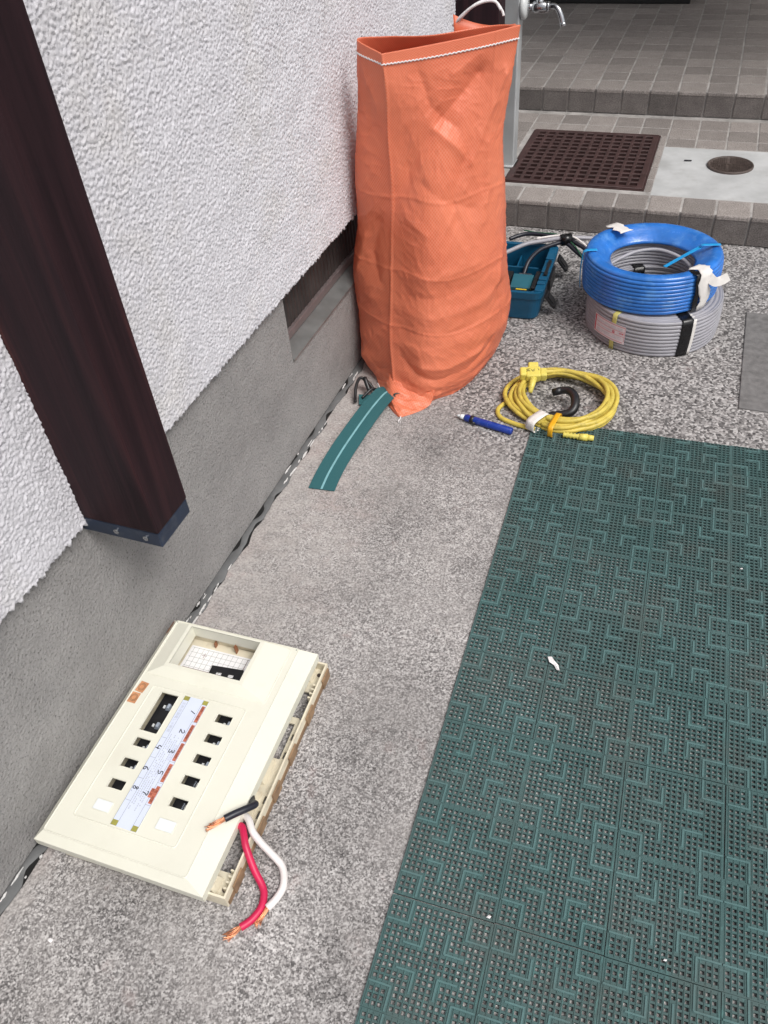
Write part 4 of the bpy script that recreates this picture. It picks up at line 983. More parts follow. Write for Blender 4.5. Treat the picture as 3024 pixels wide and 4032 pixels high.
# ================================================================== yellow extension cord, hook clip, pen
ec = thing('extension_cord', (0.555, 1.59, 0), 'coiled dirty yellow extension cord with triple socket beside the green mat', 'extension cord')
g = random.Random(12); pts = []; turns = 10
per = [dict(r=g.uniform(.090, .128), cx=g.gauss(0, .006), cy=g.gauss(0, .006), z=.006 + .0031 * i, ph=g.uniform(0, 6.28), am=g.uniform(.003, .009)) for i in range(turns + 1)]
per[3]['cx'] = -.020; per[3]['r'] = .128; per[0]['r'] = .132; per[0]['cx'] = -.022
npt = 56
for i in range(turns):
    for k in range(npt):
        s = k / npt; A, B = per[i], per[i + 1]; f_ = lambda key: A[key] * (1 - s) + B[key] * s
        a = -math.pi / 2 - .25 + 2 * math.pi * s
        c = math.cos(a); sn = math.sin(a)
        pinch = max(0, math.cos(a + math.pi / 2 + .12)) ** 3       # bunches under the ties at the front
        r = f_('r') + f_('am') * math.sin(2 * a + A['ph']) * (1 - pinch)
        r = r * (1 - pinch) + (.088 + .0085 * (i % 4)) * pinch
        z = f_('z') + .004 * math.sin(3 * a + A['ph']) * (1 - pinch); z = z * (1 - pinch) + (.006 + .0085 * (i // 4)) * pinch
        pts.append((0.553 + f_('cx') * (1 - pinch) + 1.03 * r * c, 1.590 + f_('cy') * (1 - pinch) + .98 * r * sn, max(.0046, z)))
mb = MB(); mb.tube(pts, 0.0056, 10); mb.build('cord_loops', M['cord'], ec, True)
mb = MB(); mb.tube(cr([(.505, 1.470, .008), (.455, 1.482, .005), (.418, 1.498, .0048), (.405, 1.528, .0048), (.420, 1.562, .006), (.440, 1.588, .010), (.456, 1.600, .02)], 10), .0055, 10); mb.build('stray_loop', M['cord'], ec, True)
sk = MB(); sk.T = Matrix.Translation((.466, 1.622, .052)) @ Matrix.Rotation(R(16), 4, 'Z') @ Matrix.Rotation(R(14), 4, 'X') @ Matrix.Scale(0.88, 4)
sk.box(-.020, .020, -.016, .020, -.012, .012); sk.box(.018, .036, -.015, .014, -.013, .013); sk.box(-.036, -.018, -.012, .018, -.013, .013); sk.box(-.013, .015, .018, .036, -.013, .013)
sk_o = sk.build('triple_socket', M['plug'], ec, False, .004, 3)
mb = MB(); mb.T = sk.T; mb.tube([(.000, -.014, 0), (-.004, -.034, -.003), (-.010, -.056, -.010)], [.010, .0078, .0056], 12)
for k in range(4): mb.tube([(-.001 - .0022 * k, -.018 - .008 * k, -.001 - .0012 * k), (-.002 - .0022 * k, -.021 - .008 * k, -.0014 - .0012 * k)], .0098 - .0009 * k, 12)
mb.build('cord_boot', M['plug'], sk_o, True)
for B6 in ((.0358, .0364, -.009, -.007, -.006, .006), (.0358, .0364, .004, .006, -.006, .006), (-.006, -.004, .0358, .0364, -.006, .006), (.006, .008, .0358, .0364, -.006, .006)):
    mb = MB(); mb.T = sk.T; mb.box(*B6); mb.build('socket_slot', M['ink'], sk_o)
mb = MB(); mb.T = sk.T; z = .0124
def stroke(mb_, pts_, w_, z_):
    P_ = [Vector((x, y, z_)) for x, y in pts_]; 
    if len(P_) > 2: P_ = cr(P_, 5)
    L_, R__ = [], []
    for i, p in enumerate(P_):
        t = (P_[min(i + 1, len(P_) - 1)] - P_[max(i - 1, 0)]).normalized(); nn = Vector((-t.y, t.x, 0)); L_.append(p + nn * w_ / 2); R__.append(p - nn * w_ / 2)
    mb_.ribbon(R__, L_)
for p_ in ([(-.020, .006), (-.008, .010)], [(-.014, .012), (-.015, .000)], [(-.019, .001), (-.012, .004), (-.009, .000)], [(-.005, .008), (-.003, .003), (.004, .009)], [(-.003, .000), (.004, .003)], [(.012, .010), (.016, .004)]):
    stroke(mb, p_, .0014, z)
mb.build('pen_marks', M['ink'], sk_o)
def tie(name, cx_, cy_, cz_, rx, rz, width, ang, mat, parent, n=28, seg=3):
    """flat band closed round the cord bundle"""
    vs = []; fs = []; t = Vector((math.cos(ang), math.sin(ang), 0)); w = Vector((-math.sin(ang), math.cos(ang), 0))
    for k in range(n):
        a = 2 * math.pi * k / n; ca, sa = math.cos(a), math.sin(a); p = 0.55
        ex = rx * math.copysign(abs(ca) ** p, ca); ez = rz * math.copysign(abs(sa) ** p, sa)
        for j in range(seg + 1): vs.append(Vector((cx_, cy_, cz_)) + w * ex + Vector((0, 0, ez)) + t * width * (j / seg - .5))
    for k in range(n):
        for j in range(seg): fs.append((k * (seg + 1) + j, k * (seg + 1) + j + 1, ((k + 1) % n) * (seg + 1) + j + 1, ((k + 1) % n) * (seg + 1) + j))
    o_ = mobj(name, vs, fs, mat, parent, True); so_ = o_.modifiers.new('s', 'SOLIDIFY'); so_.thickness = .0014; so_.offset = 1; return o_
tie('white_tie', .508, 1.487, .0185, .029, .0165, .024, R(-28), M['whitetape'], ec)
hc = thing('hook_clip', (0.55, 1.52, 0), 'black hook clip with amber rubber band fastened on the yellow cord', 'clip')
tie('rubber_band', .548, 1.483, .0190, .033, .0178, .012, R(-8), M['band'], hc)
mb = MB(); hp = cr([(.526, 1.527, .010), (.545, 1.532, .012), (.566, 1.535, .016), (.578, 1.545, .022), (.580, 1.562, .030), (.572, 1.585, .036), (.556, 1.600, .036), (.536, 1.603, .030), (.522, 1.601, .024)], 7)
rr = [.0075 + .003 * math.sin(math.pi * i / (len(hp) - 1)) for i in range(len(hp))]
mb.tube(hp, rr, 12); mb.build('hook', M['black'], hc, True)
mb = MB(); mb.tube([(.540, 1.6035, .0315), (.520, 1.6005, .0232)], .0092, 12); mb.build('hook_tip', M['black'], hc, True)
mb = MB(); mb.tube(cr([(.572, 1.462, .012), (.590, 1.462, .0125), (.608, 1.463, .0122)], 5), [.0046 + .0028 * (i % 2) for i in range(11)], 12)
mb.tube([(.607, 1.463, .012), (.626, 1.466, .0112)], [.0075, .0085], 12); mb.tube([(.625, 1.466, .0112), (.640, 1.468, .0105)], [.0075, .0060], 12)
mb.build('plug', M['plug'], ec, True)

pen = thing('marker_pen', (0.39, 1.46, 0), 'blue marker pen with clear tip lying between the sack and yellow cord', 'pen')
pa, pb = Vector((.338, 1.4715, .0088)), Vector((.458, 1.4475, .0088)); pt = (pb - pa).normalized()
mb = MB(); mb.tube([pa, pa + pt * .004, pb - pt * .002, pb], [.0068, .0086, .0088, .0075], 20); mb.build('barrel', M['blue'], pen, True)
mb = MB(); mb.tube([pa + pt * .016, pa + pt * .025], .0094, 20); mb.build('ring', M['black'], pen, True)
mb = MB(); mb.tube([pa + pt * .017 - Vector((0, .009, 0)), pa + pt * .030 - Vector((0, .0105, .001))], .0028, 10); mb.build('clip', M['black'], pen, True)
mb = MB(); mb.tube([pa, pa - pt * .009, pa - pt * .012], [.0062, .0058, .0045], 16); mb.build('collar', M['white'], pen, True)
mb = MB(); mb.tube([pa - pt * .012, pa - pt * .024], [.0042, .0022], 14); mb.build('tip', M['alu'], pen, True)

# ================================================================== green rubber mat of clipped square modules

MA, MP = 0.04055, 0.1451
mx0, my0 = 0.5560, 0.2260                                   # corner of the pattern in the mat's own turned frame
rm = thing('rubber_mat', (mx0 * math.cos(MA) - my0 * math.sin(MA), mx0 * math.sin(MA) + my0 * math.cos(MA), 0), 'dark green perforated rubber floor mat with raised angular ribs', 'floor mat')
rm.rotation_euler = (0, 0, MA)
NC = 17; CP = 0.0081; MG = (MP - NC * CP) / 2; TH = 0.0045
ribs = set(); segs = []
def rib(i0, j0, i1, j1):
    for i in range(min(i0, i1), max(i0, i1) + 1):
        for j in range(min(j0, j1), max(j0, j1) + 1): ribs.add((i, j))
    segs.append((i0, j0, i1, j1))
m1 = NC - 1
for fx in (0, 1):
    for fy in (0, 1):
        X_ = lambda i: m1 - i if fx else i
        Y_ = lambda j: m1 - j if fy else j
        rib(X_(0), Y_(3), X_(3), Y_(3)); rib(X_(3), Y_(0), X_(3), Y_(3))
        rib(X_(3), Y_(6), X_(6), Y_(6)); rib(X_(6), Y_(3), X_(6), Y_(6))
def mat_tile_mesh(rows, hs, seed):
    g_ = random.Random(seed); mb_ = MB(); hl = []
    H_ = rows * CP + MG + (MG if rows == NC else 0)
    for i in range(NC):
        for j in range(rows):
            if (i, j) in ribs: continue
            cx_, cy_ = MG + (i + .5) * CP, MG + (j + .5) * CP
            hl.append((MG + i * CP + (CP - hs) / 2, MG + i * CP + (CP + hs) / 2, MG + j * CP + (CP - hs) / 2, MG + j * CP + (CP + hs) / 2))
    mb_.grid_plate(0.0004, MP - 0.0004, 0.0004, H_ - 0.0004, 0.0006, TH, hl)
    for i in range(NC + 1):                                  # worn ridges that run along the length
        x = MG + i * CP; y0, y1 = MG * .6, H_ - MG * .6; w_ = .0011
        mb_.add([(x - w_, y0, TH - .0002), (x + w_, y0, TH - .0002), (x, y0, TH + .0009), (x - w_, y1, TH - .0002), (x + w_, y1, TH - .0002), (x, y1, TH + .0009)], [(0, 2, 5, 3), (2, 1, 4, 5), (0, 1, 2), (3, 5, 4)])
    mb_.m = 1; rw = .0017
    for (i0, j0, i1, j1) in segs:
        if max(j0, j1) >= rows: 
            if min(j0, j1) >= rows: continue
            j1 = min(j1, rows - 1); j0 = min(j0, rows - 1)
        xa, xb = sorted((MG + (i0 + .5) * CP, MG + (i1 + .5) * CP)); ya, yb = sorted((MG + (j0 + .5) * CP, MG + (j1 + .5) * CP))
        if i0 in (0, m1) or i1 in (0, m1):
            if xa < MP * .2 and min(i0, i1) == 0: xa = .002
            if xb > MP * .8 and max(i0, i1) == m1: xb = MP - .002
        if min(j0, j1) == 0: ya = .002
        if max(j0, j1) == m1: yb = MP - .002
        if xb - xa < .001: mb_.frustum((xa - rw, xa + rw, ya - (0 if ya < .003 else rw), yb + (0 if yb > MP - .003 else rw)), (xa - rw * .7, xa + rw * .7, ya, yb + rw * .5), TH - .0004, TH + .0017)
        else: mb_.frustum((xa - (0 if xa < .003 else rw), xb + (0 if xb > MP - .003 else rw), ya - rw, ya + rw), (xa, xb + rw * .4, ya - rw * .7, ya + rw * .7), TH - .0004, TH + .0016)
    me_ = bpy.data.meshes.new('mat_tile'); me_.from_pydata([tuple(v) for v in mb_.v], [], mb_.f)
    me_.materials.append(M['mat']); me_.materials.append(M['matrib']); me_.polygons.foreach_set('material_index', mb_.mi)
    bm = bmesh.new(); bm.from_mesh(me_); bmesh.ops.recalc_face_normals(bm, faces=bm.faces); bm.to_mesh(me_); bm.free()
    return me_
TM = [mat_tile_mesh(NC, .0054, 1), mat_tile_mesh(NC, .0051, 2)]; TMC = mat_tile_mesh(12, .0053, 3)
g = random.Random(4)
for i in range(5):
    for j in range(-3, 9):
        o = bpy.data.objects.new('mat_tile', TMC if j == 8 else TM[g.random() < .4]); COL.objects.link(o); o.parent = rm
        o.location = (i * MP + g.gauss(0, .0004), j * MP + g.gauss(0, .0004), abs(g.gauss(0, .0004)))
        o.rotation_euler = (g.gauss(0, .0012), g.gauss(0, .0012), g.gauss(0, .0018))
def scrap(name, pts, z, label, cat, m, curl=.004, group=None):
    c = Vector((sum(p[0] for p in pts) / len(pts), sum(p[1] for p in pts) / len(pts), z + curl))
    vs_ = [Vector((x, y, z + curl * (.3 + .7 * ((k * 7) % 5) / 4))) for k, (x, y) in enumerate(pts)]; n_ = len(pts)
    vs_ = [c] + vs_; fs_ = [(0, 1 + k, 1 + (k + 1) % n_) for k in range(n_)]
    o_ = mobj(name, vs_, fs_, m); so_ = o_.modifiers.new('s', 'SOLIDIFY'); so_.thickness = .0006
    return tag(o_, label, cat, group)
scrap('paper_scrap', [(.664, .851), (.671, .852), (.677, .844), (.685, .838), (.689, .827), (.684, .829), (.678, .836), (.669, .839)], .0066, 'largest torn white paper scrap lying on the green mat', 'paper scrap', M['litter'])
bits = [((.966, 1.155), .0026, 'tiny white paper bit by the mat seam, right of the torn scrap'), ((.676, .404), .0032, 'thin white shred on the near half of the green mat'), ((.905, .425), .0024, 'small white speck at the right near part of the green mat')]
for (x, y), r_, lb in bits:
    scrap('paper_bit', [(x - r_, y - r_ * .5), (x + r_ * .6, y - r_ * .7), (x + r_, y + r_ * .4), (x - r_ * .3, y + r_ * .6)], .0066, lb, 'paper bit', M['litter'], .002)

# ================================================================== breaker panel: base with breakers and wires
PT = Matrix.Translation((0.0186, 0.2879, 0.0485)) @ Matrix.Rotation(0.0182, 4, 'Z') @ Matrix.Rotation(-0.0157, 4, 'Y') @ Matrix.Rotation(0.0117, 4, 'X')
BTm = Matrix.Translation((0.326, 0.302, 0.0)) @ Matrix.Rotation(R(2.4), 4, 'Z')       # base frame: origin at its near right corner, x negative to the wall
pb_ = thing('breaker_box', (0.19, 0.50, 0), 'yellowed back frame with breakers and cut wires under the ivory cover', 'panel base')
BW, BL = 0.272, 0.408
mb = MB(); mb.T = BTm
cut = [(-.066, -.0065, .040, .118), (-.066, -.0075, .304, .356), (-.066, -.0165, .226, .292), (-.200, -.160, .04, .12), (-.24, -.07, .300, .385)]
slots = [(-.0135, -.0092, .150, .163), (-.0135, -.0092, .228, .241), (-.0135, -.0092, .302, .316), (-.0135, -.0092, .125, .138), (-.0135, -.0092, .262, .274)]
mb.grid_plate(-BW, -.0032, .0032, BL - .0032, .0080, .0120, cut + slots)
mb.build('back_plate', M['ivory_old'], pb_)
mb = MB(); mb.T = BTm
mb.box(-BW, 0, 0, .003, .001, .030); mb.box(-BW, 0, BL - .003, BL, .001, .030); mb.box(-BW, -BW + .003, .003, BL - .003, .001, .030); mb.box(-.003, 0, .003, BL - .003, .0125, .030)
mb.build('side_wall', M['ivory_old'], pb_)
mb = MB(); mb.T = BTm; mb.box(-.0030, .0010, .004, BL - .004, .001, .0122)
for y in (.02, .10, .16, .225, .30, .375): mb.box(.0008, .0032, y, y + .028, .001, .024)
mb.build('browned_edge', M['browned'], pb_)
for y0 in (.026, .350):
    for k in range(4):
        mb = MB(); mb.T = BTm; mb.box(-.0110, -.0035, y0 - .012 + .0085 * k, y0 - .012 + .0085 * k + .0026, .0122, .0245)
        mb.build('comb_tooth', M['ivory_old'], pb_)
for (xa, xb, ya, yb) in ((-.072, -.020, .005, .032), (-.066, -.018, .374, .402), (-.052, -.0185, .122, .166), (-.056, -.0200, .178, .222)):
    mb = MB(); mb.T = BTm; mb.frustum((xa, xb, ya, yb), (xa + .004, xb - .006, ya + .003, yb - .003), .0122, .024); mb.build('moulded_block', M['ivory_old'], pb_, bevel=.0015)
for (x, y) in ((-.012, .016), (-.012, .392), (-.036, .137), (-.040, .199)):
    mb = MB(); mb.T = BTm; mb.disc((x, y), .0034, .0124 if x > -.02 else .0242, .0140 if x > -.02 else .0256, 16); mb.build('screw', M['iron'], pb_)
# breakers under the windows of the cover (modelled in the cover's own frame)
def breaker(u0, u1, v0, v1, levers, lab=False):
    root = MB(); root.T = PT; root.box(u0 - .002, u1 + .002, v0 - .006, v1 + .006, -.0365, -.0145)
    b_ = root.build('breaker', M['black'], pb_, bevel=.0015)
    for (lu, lv) in levers:
        q_ = MB(); q_.T = PT; q_.frustum((lu - .0045, lu + .0055, lv - .0050, lv + .0050), (lu + .0005, lu + .0050, lv - .0042, lv + .0042), -.0147, -.0052); q_.build('lever', M['grey'], b_, bevel=.0008)
        q_ = MB(); q_.T = PT; q_.box(lu - .0095, lu - .0060, lv - .0026, lv + .0026, -.0146, -.0122); q_.build('lever_stop', M['flange'], b_)
    if lab:
        q_ = MB(); q_.T = PT; q_.box(u1 - .0085, u1 - .0010, v0 + .001, v1 - .001, -.0146, -.0138); q_.build('rating_label', M['flange'], b_)
        q_ = MB(); q_.T = PT
        for k in range(6): q_.box(u1 - .0125, u1 - .0105, v0 + .0015 + .0024 * k, v0 + .0030 + .0024 * k, -.0146, -.0140)
        for k in range(5): q_.box(u1 - .0060, u1 - .0040, v0 + .0022 + .0026 * k, v0 + .0036 + .0026 * k, -.0138, -.0134)
        q_.build('printed_marks', M['grey'], b_)
WIN = {'main': (.0592, .0912, .1985, .2712)}
for k, v in enumerate((.1708, .1340, .0977)): WIN['l%d' % k] = (.0632, .0893, v, v + .0148)
for k, v in enumerate((.2450, .2082, .1714, .1345, .0976)): WIN['r%d' % k] = (.1720, .1990, v, v + .0150)
breaker(.0592, .0912, .1985, .2712, [(.078, .253), (.078, .217)])
for k in range(3):
    a_, b_, c_, d_ = WIN['l%d' % k]; breaker(a_, b_, c_, d_, [(.0835, (c_ + d_) / 2 - .002)] if k < 2 else [])
for k in range(5):
    a_, b_, c_, d_ = WIN['r%d' % k]; breaker(a_, b_, c_, d_, [(.192, (c_ + d_) / 2 - .002)] if k < 3 else [], k >= 3)
# ruled paper and black plate seen through the meter window
mb = MB(); mb.T = PT; mb.box(.030, .225, .300, .408, -.0375, -.0365); mb.build('meter_tray', M['ivory_old'], pb_)
mb = MB(); mb.T = PT; mb.box(.040, .166, .318, .3935, -.0363, -.0359); pp = mb.build('ruled_paper', M['paper'], pb_)
mb = MB(); mb.T = PT
for k in range(12): mb.box(.0465 + .0098 * k, .0470 + .0098 * k, .320, .3905, -.0358, -.0357)
for k in range(8): mb.box(.044, .162, .3208 + .0098 * k, .3213 + .0098 * k, -.03585, -.03575)
mb.build('ruling', M['inkline'], pp)
mb = MB(); mb.T = PT; mb.box(.044, .162, .3465, .3473, -.0357, -.0356); mb.box(.1543, .1551, .320, .3905, -.0356, -.0355); mb.box(.068, .078, .3770, .3777, -.0357, -.0356); mb.box(.0726, .0733, .372, .3825, -.0356, -.0355)
mb.build('bold_ruling', M['dred'], pp)
mb = MB(); mb.T = PT @ Matrix.Translation((.1295, .352, 0)) @ Matrix.Rotation(R(5), 4, 'Z'); mb.grid_plate(-.030, .030, -.024, .012, -.0345, -.0325, [(-.0175, -.0065, -.006, .0005), (.0055, .0165, -.007, -.0005)]); mb.build('black_plate', M['black'], pb_)
for (u, v, h) in ((.128, .4085, .02), (.085, .410, .012)):
    mb = MB(); mb.T = PT; mb.box(u - .0008, u + .0008, v - .012, v - .004, -.036, -.036 + h); mb.build('stud', M['brown'], pb_)
# cut wires with bare copper ends
def wire(name, pts, r, m, end_dir, seed, splay):
    mb_ = MB(); P_ = cr(pts, 10); mb_.tube(P_, r, 14); w_ = mb_.build(name, m, pb_, True)
    g_ = random.Random(seed); q_ = MB(); e_ = P_[-1]; d_ = Vector(end_dir)
    t_ = (P_[-1] - P_[-3]).normalized(); side = t_.cross(Vector((0, 0, 1))).normalized()
    for k in range(15):
        a = 2 * math.pi * k / 15; rr_ = r * (.62 if k % 3 else .25); o1 = side * rr_ * math.cos(a) + Vector((0, 0, 1)) * rr_ * math.sin(a)
        f_ = splay * g_.uniform(.2, 1.4); tip = e_ + d_ * g_.uniform(.8, 1.12) + o1 * (1 + f_) + side * g_.gauss(0, .0012 * splay)
        mid_ = e_ + d_ * .45 + (side * rr_ * math.cos(a + 1.2) + Vector((0, 0, 1)) * rr_ * math.sin(a + 1.2)) * (1 + .3 * f_)
        tip.z = max(.0006, tip.z); mid_.z = max(.0008, mid_.z)
        q_.tube(cr([e_ - t_ * .003 + o1, mid_, tip], 5), .00062, 5)
    q_.build('copper_strands', M['copper'], w_, True)
WR = .0054
wire('wire', [(.255, .460, .022), (.280, .458, .026), (.2935, .448, .031), (.303, .437, .040), (.312, .432, .050), (.306, .419, .058), (.295, .405, .0625), (.285, .393, .064)], WR, M['wireblack'], (-.019, -.0205, -.002), 3, .25)
wire('wire', [(.255, .432, .020), (.280, .424, .027), (.296, .419, .032), (.308, .413, .036), (.3215, .399, .035), (.337, .391, .027), (.352, .386, .018), (.3725, .378, .0078), (.383, .366, .0056), (.389, .349, .0056), (.3865, .332, .0056), (.380, .317, .0056)], WR, M['wirewhite'], (-.0065, -.0245, -.004), 5, .7)
wire('wire', [(.255, .405, .020), (.280, .401, .028), (.293, .4005, .032), (.303, .4005, .035), (.312, .390, .036), (.322, .376, .033), (.342, .356, .017), (.360, .342, .0075), (.368, .331, .0056), (.3715, .314, .0056), (.366, .296, .0056), (.356, .282, .0056)], WR, M['red'], (-.0155, -.0195, -.003), 7, 1.0)

# ================================================================== breaker panel: ivory cover lying on it
pc = thing('breaker_panel_cover', (0.16, 0.50, 0.03), 'ivory plastic breaker panel cover with numbered circuit label lying by the wall', 'panel cover')
mb = MB(); mb.T = PT
U0, U1, V0, V1 = .0080, .2500, .0110, .4130
PLB = (.0115, .2365, .2985, .4085); PLT = (.0400, .1900, .3140, .4060); MWIN = (.0465, .1823, .3215, .4025); PH = .0095
holes = [PLB] + [w_ for w_ in WIN.values()] + [(.0612, .0888, .0609, .0770), (.1702, .1984, .0609, .0776)]
mb.grid_plate(U0, U1, V0, V1, -.0022, 0, [PLB] + list(WIN.values()))
# raised hood round the meter window
mb.grid_plate(PLT[0], PLT[1], PLT[2], PLT[3], PH - .0020, PH, [MWIN])
def ring(mb_, A_, B_, za, zb):
    vs_ = [(A_[0], A_[2], za), (A_[1], A_[2], za), (A_[1], A_[3], za), (A_[0], A_[3], za), (B_[0], B_[2], zb), (B_[1], B_[2], zb), (B_[1], B_[3], zb), (B_[0], B_[3], zb)]
    mb_.add(vs_, [(0, 1, 5, 4), (1, 2, 6, 5), (2, 3, 7, 6), (3, 0, 4, 7)])
ring(mb, PLB, PLT, 0, PH)
ring(mb, (MWIN[0], MWIN[1], MWIN[2], MWIN[3]), (MWIN[0], MWIN[1], MWIN[2], MWIN[3]), PH, -.018)
# sloping shoulders and skirt
ring(mb, (-.0035, .2815, -.0030, .4185), (U0, U1, V0, V1), -.0095, 0)
ring(mb, (-.0035, .2815, -.0030, .4185), (-.0035, .2815, -.0030, .4185), -.026, -.0095)
ring(mb, (-.0015, .2795, -.0010, .4165), (-.0015, .2795, -.0010, .4165), -.0258, -.012)
ring(mb, (-.0035, .2815, -.0030, .4185), (-.0015, .2795, -.0010, .4165), -.026, -.0258)
bm = bmesh.new(); vv = [bm.verts.new(v) for v in mb.v]
for f in mb.f: bm.faces.new([vv[i] for i in f])
bmesh.ops.remove_doubles(bm, verts=bm.verts, dist=1e-5)
me = bpy.data.meshes.new('cover_shell'); bm.to_mesh(me); bm.free(); me.materials.append(M['ivory'])
shell_o = link(bpy.data.objects.new('cover_shell', me), pc)
b_ = shell_o.modifiers.new('bevel', 'BEVEL'); b_.width = .0022; b_.segments = 3; b_.limit_method = 'ANGLE'; b_.angle_limit = R(14)
def bead(x0, x1, y0, y1, r, z, rad, nm):
    q_ = MB(); q_.T = PT; q_.tube([(a, b, z) for a, b in rrect(x0, x1, y0, y1, r, 4)], rad, 8, True); q_.build(nm, M['ivory'], pc, True)
bead(.0078, .2502, .0108, .4132, .004, -.0004, .0012, 'border_bead'); bead(.0385, .2143, .0436, .2790, .005, -.0003, .0012, 'inner_bead'); bead(.0105, .2375, .2975, .4095, .005, -.0004, .0010, 'hood_bead')
for w_ in (*WIN.values(), (.0612, .0888, .0609, .0770), (.1702, .1984, .0609, .0776)):
    q_ = MB(); q_.T = PT; q_.tube([(a, b, -.0001) for a, b in rrect(w_[0] - .0006, w_[1] + .0006, w_[2] - .0006, w_[3] + .0006, .0016, 2)], .0007, 6, True); q_.build('window_rim', M['ivory'], pc, True)
for w_ in ((.0612, .0888, .0609, .0770), (.1702, .1984, .0609, .0776)):
    q_ = MB(); q_.T = PT; q_.box(w_[0], w_[1], w_[2], w_[3], .0002, .0012); q_.build('blank_plate', M['white'], pc, bevel=.0007)
for (u, v) in ((.010, .4105), (.246, .4105)):
    q_ = MB(); q_.T = PT; q_.disc((u, v), .0012, .0001, .0004, 10); q_.build('pin_hole', M['inkline'], pc)
# circuit label: three columns, olive ends, rule lines, lettering
q_ = MB(); q_.T = PT; q_.box(.1025, .1470, .0470, .2752, .0003, .0009); lb = q_.build('circuit_label', M['labelpaper'], pc)
for (u0, u1) in ((.1027, .1120), (.1378, .1468)):
    for (v0, v1) in ((.0472, .0555), (.2672, .2750)):
        q_ = MB(); q_.T = PT; q_.box(u0, u1, v0, v1, .0009, .0011); q_.build('olive_block', M['olive'], lb)
q_ = MB(); q_.T = PT
for u in (.1025, .1125, .1375, .1468): q_.box(u - .0002, u + .0002, .0472, .2750, .0010, .0012)
for v in (.1962, .1606, .1246, .0878): q_.box(.1027, .1123, v - .0002, v + .0002, .0010, .0012)
for v in (.2341, .1978, .1618, .1252, .0889): q_.box(.1377, .1467, v - .0002, v + .0002, .0010, .0012)
q_.build('rule_lines', M['inkline'], lb)
# lettering runs from the far end to the near end, tops to the right
def text(body, u, v, size, m, parent, name, z=.0012, space=1.0):
    c_ = bpy.data.curves.new(name, 'FONT'); c_.body = body; c_.size = size; c_.space_character = space; c_.resolution_u = 3
    to = bpy.data.objects.new(name, c_); COL.objects.link(to)
    me_ = bpy.data.meshes.new_from_object(to); COL.objects.unlink(to); bpy.data.objects.remove(to)
    L_ = Matrix(((0, 1, 0, u), (-1, 0, 0, v), (0, 0, 1, z), (0, 0, 0, 1)))
    me_.transform(PT @ L_); me_.materials.clear(); me_.materials.append(m); me_.name = name
    return link(bpy.data.objects.new(name, me_), parent)
def digit(strokes, u, v, s, nm):
    q_ = MB(); q_.T = PT @ Matrix(((0, 1, 0, u), (-1, 0, 0, v), (0, 0, 1, 0), (0, 0, 0, 1)))
    for p_ in strokes: stroke(q_, [(x * s, y * s) for x, y in p_], .0013, .0014)
    return q_.build(nm, M['ink'], lb)
D = {'1': [[(.3, .0), (.7, 1.0)]], '2': [[(.1, .75), (.45, 1.0), (.7, .7), (.4, .35), (.05, .05)], [(.05, .05), (.8, .1)]],
     '3': [[(.1, .95), (.5, 1.0), (.65, .75), (.3, .55), (.7, .35), (.55, .05), (.1, .1)]], '4': [[(.2, 1.0), (.1, .45), (.8, .5)], [(.65, .85), (.55, 0)]],
     '5': [[(.25, .95), (.2, .55), (.6, .55), (.65, .2), (.15, .0)], [(.25, .95), (.75, 1.0)]], '6': [[(.6, 1.0), (.2, .6), (.15, .2), (.5, .0), (.65, .3), (.25, .45)]],
     '7': [[(.1, .75), (.15, .95), (.75, .95), (.5, .5), (.4, .0)]], '8': [[(.6, .85), (.35, 1.0), (.2, .75), (.55, .4), (.5, .05), (.2, .05), (.2, .35), (.6, .85)], [(.95, .05), (1.02, .08)]]}
for ch, (u, v) in {'1': (.1308, .2511), '2': (.1307, .2143), '4': (.1076, .1789), '3': (.1314, .1785), '6': (.1075, .1413), '5': (.1330, .1416), '8': (.1088, .1083), '7': (.1279, .1055)}.items():
    digit(D[ch], u - .0046, v + .0034, .0092, 'handwritten_number')
text('主幹用漏電しゃ断器', .1055, .2640, .0064, M['faint'], lb, 'column_heading')
text('電燈回路の用途', .1330, .1900, .0040, M['faint'], lb, 'small_heading')
q_ = MB(); q_.T = PT; g = random.Random(21)
for r_ in range(5):
    v = .205 - .008 * (r_ % 2)
    while v > .075 + .01 * (r_ % 3):
        l_ = g.uniform(.0012, .0026); u = .1155 + .0036 * r_
        if g.random() < .82: q_.box(u, u + .0016, v - l_, v, .0010, .00115)
        v -= l_ + g.uniform(.0008, .0016)
q_.build('fine_print', M['faint'], lb)
tapes = [('台所｜食堂', .2645, .2345), ('和室 居間室', .2290, .1985), ('浴室 洗面所', .1950, .1640), ('２階｜洋室', .1580, .1275), ('２階｜洋室', .1200, .0915)]
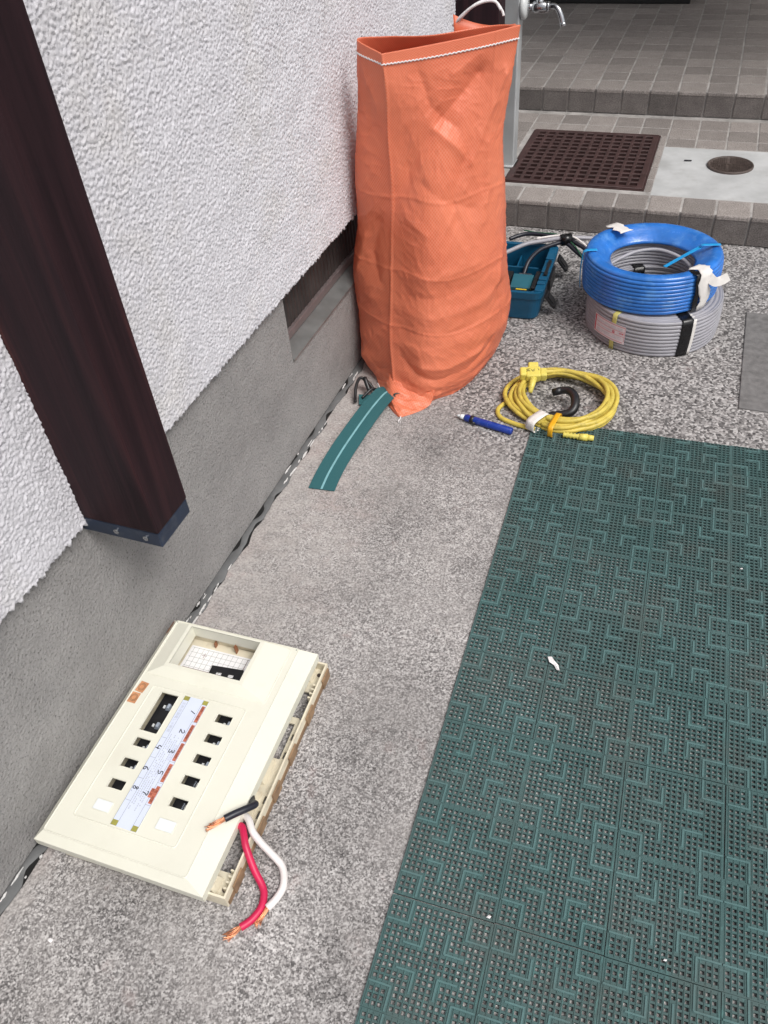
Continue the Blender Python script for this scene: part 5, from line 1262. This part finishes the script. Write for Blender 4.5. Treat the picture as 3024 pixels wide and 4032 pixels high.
for tx, va, vb in tapes:
    q_ = MB(); q_.T = PT; q_.box(.1405, .1461, vb, va, .0010, .0018); tp = q_.build('name_tape', M['redtape'], lb)
    text(tx, .1416, va - .0012, .0050, M['dred'], tp, 'tape_lettering', .0020, (va - vb) / (.0050 * len(tx)) * .88)
q_ = MB(); q_.T = PT; q_.box(.1345, .1400, .1000, .1148, .0010, .0018); tp = q_.build('name_tape', M['redtape'], lb)
text('和 室', .1356, .1140, .0048, M['dred'], tp, 'tape_lettering', .0020)
# round stamps and a browned corner on the wall side of the cover
for k, (u, v) in enumerate(((.0205, .2705), (.0180, .2485))):
    q_ = MB(); q_.T = PT @ Matrix.Translation((u, v, 0)) @ Matrix.Rotation(R(-6 + 5 * k), 4, 'Z'); q_.box(-.0078, .0078, -.0100, .0100, .0002, .0006); so_ = q_.build('sticker', M['stamp'], pc)
    q_ = MB(); q_.T = PT @ Matrix.Translation((u, v, .0007)); q_.tube([(.0068 * math.cos(a * .2617), .0068 * math.sin(a * .2617), 0) for a in range(24)], .00035, 5, True); q_.tube([(.0044 * math.cos(a * .2617), .0044 * math.sin(a * .2617), 0) for a in range(24)], .0003, 5, True)
    for a in range(14): q_.box(.0056 * math.cos(a * .449) - .0005, .0056 * math.cos(a * .449) + .0005, .0056 * math.sin(a * .449) - .0005, .0056 * math.sin(a * .449) + .0005, 0, .0002)
    q_.build('stamp_print', M['browned'], so_)
q_ = MB(); q_.T = PT; q_.add([(-.0006, .4105, -.0040), (.0046, .4105, .0006), (.0046, .3850, .0006), (-.0006, .3810, -.0040)], [(0, 3, 2, 1)])
q_.build('browned_patch', M['brown'], pc)

# a pale pebble on the bare concrete in front of the panel
pb2 = bmesh.new(); bmesh.ops.create_icosphere(pb2, subdivisions=2, radius=1.0)
for v in pb2.verts: v.co = Vector((v.co.x * .0042 + .1075, v.co.y * .0030 + .182, max(.0002, v.co.z * .0022 + .0018))) + Vector((random.gauss(0, .0003), random.gauss(0, .0003), 0))
me = bpy.data.meshes.new('pebble'); pb2.to_mesh(me); pb2.free(); me.materials.append(M['litter'])
tag(link(bpy.data.objects.new('pebble', me)), 'small white pebble on the bare concrete in front of the ivory cover', 'pebble')
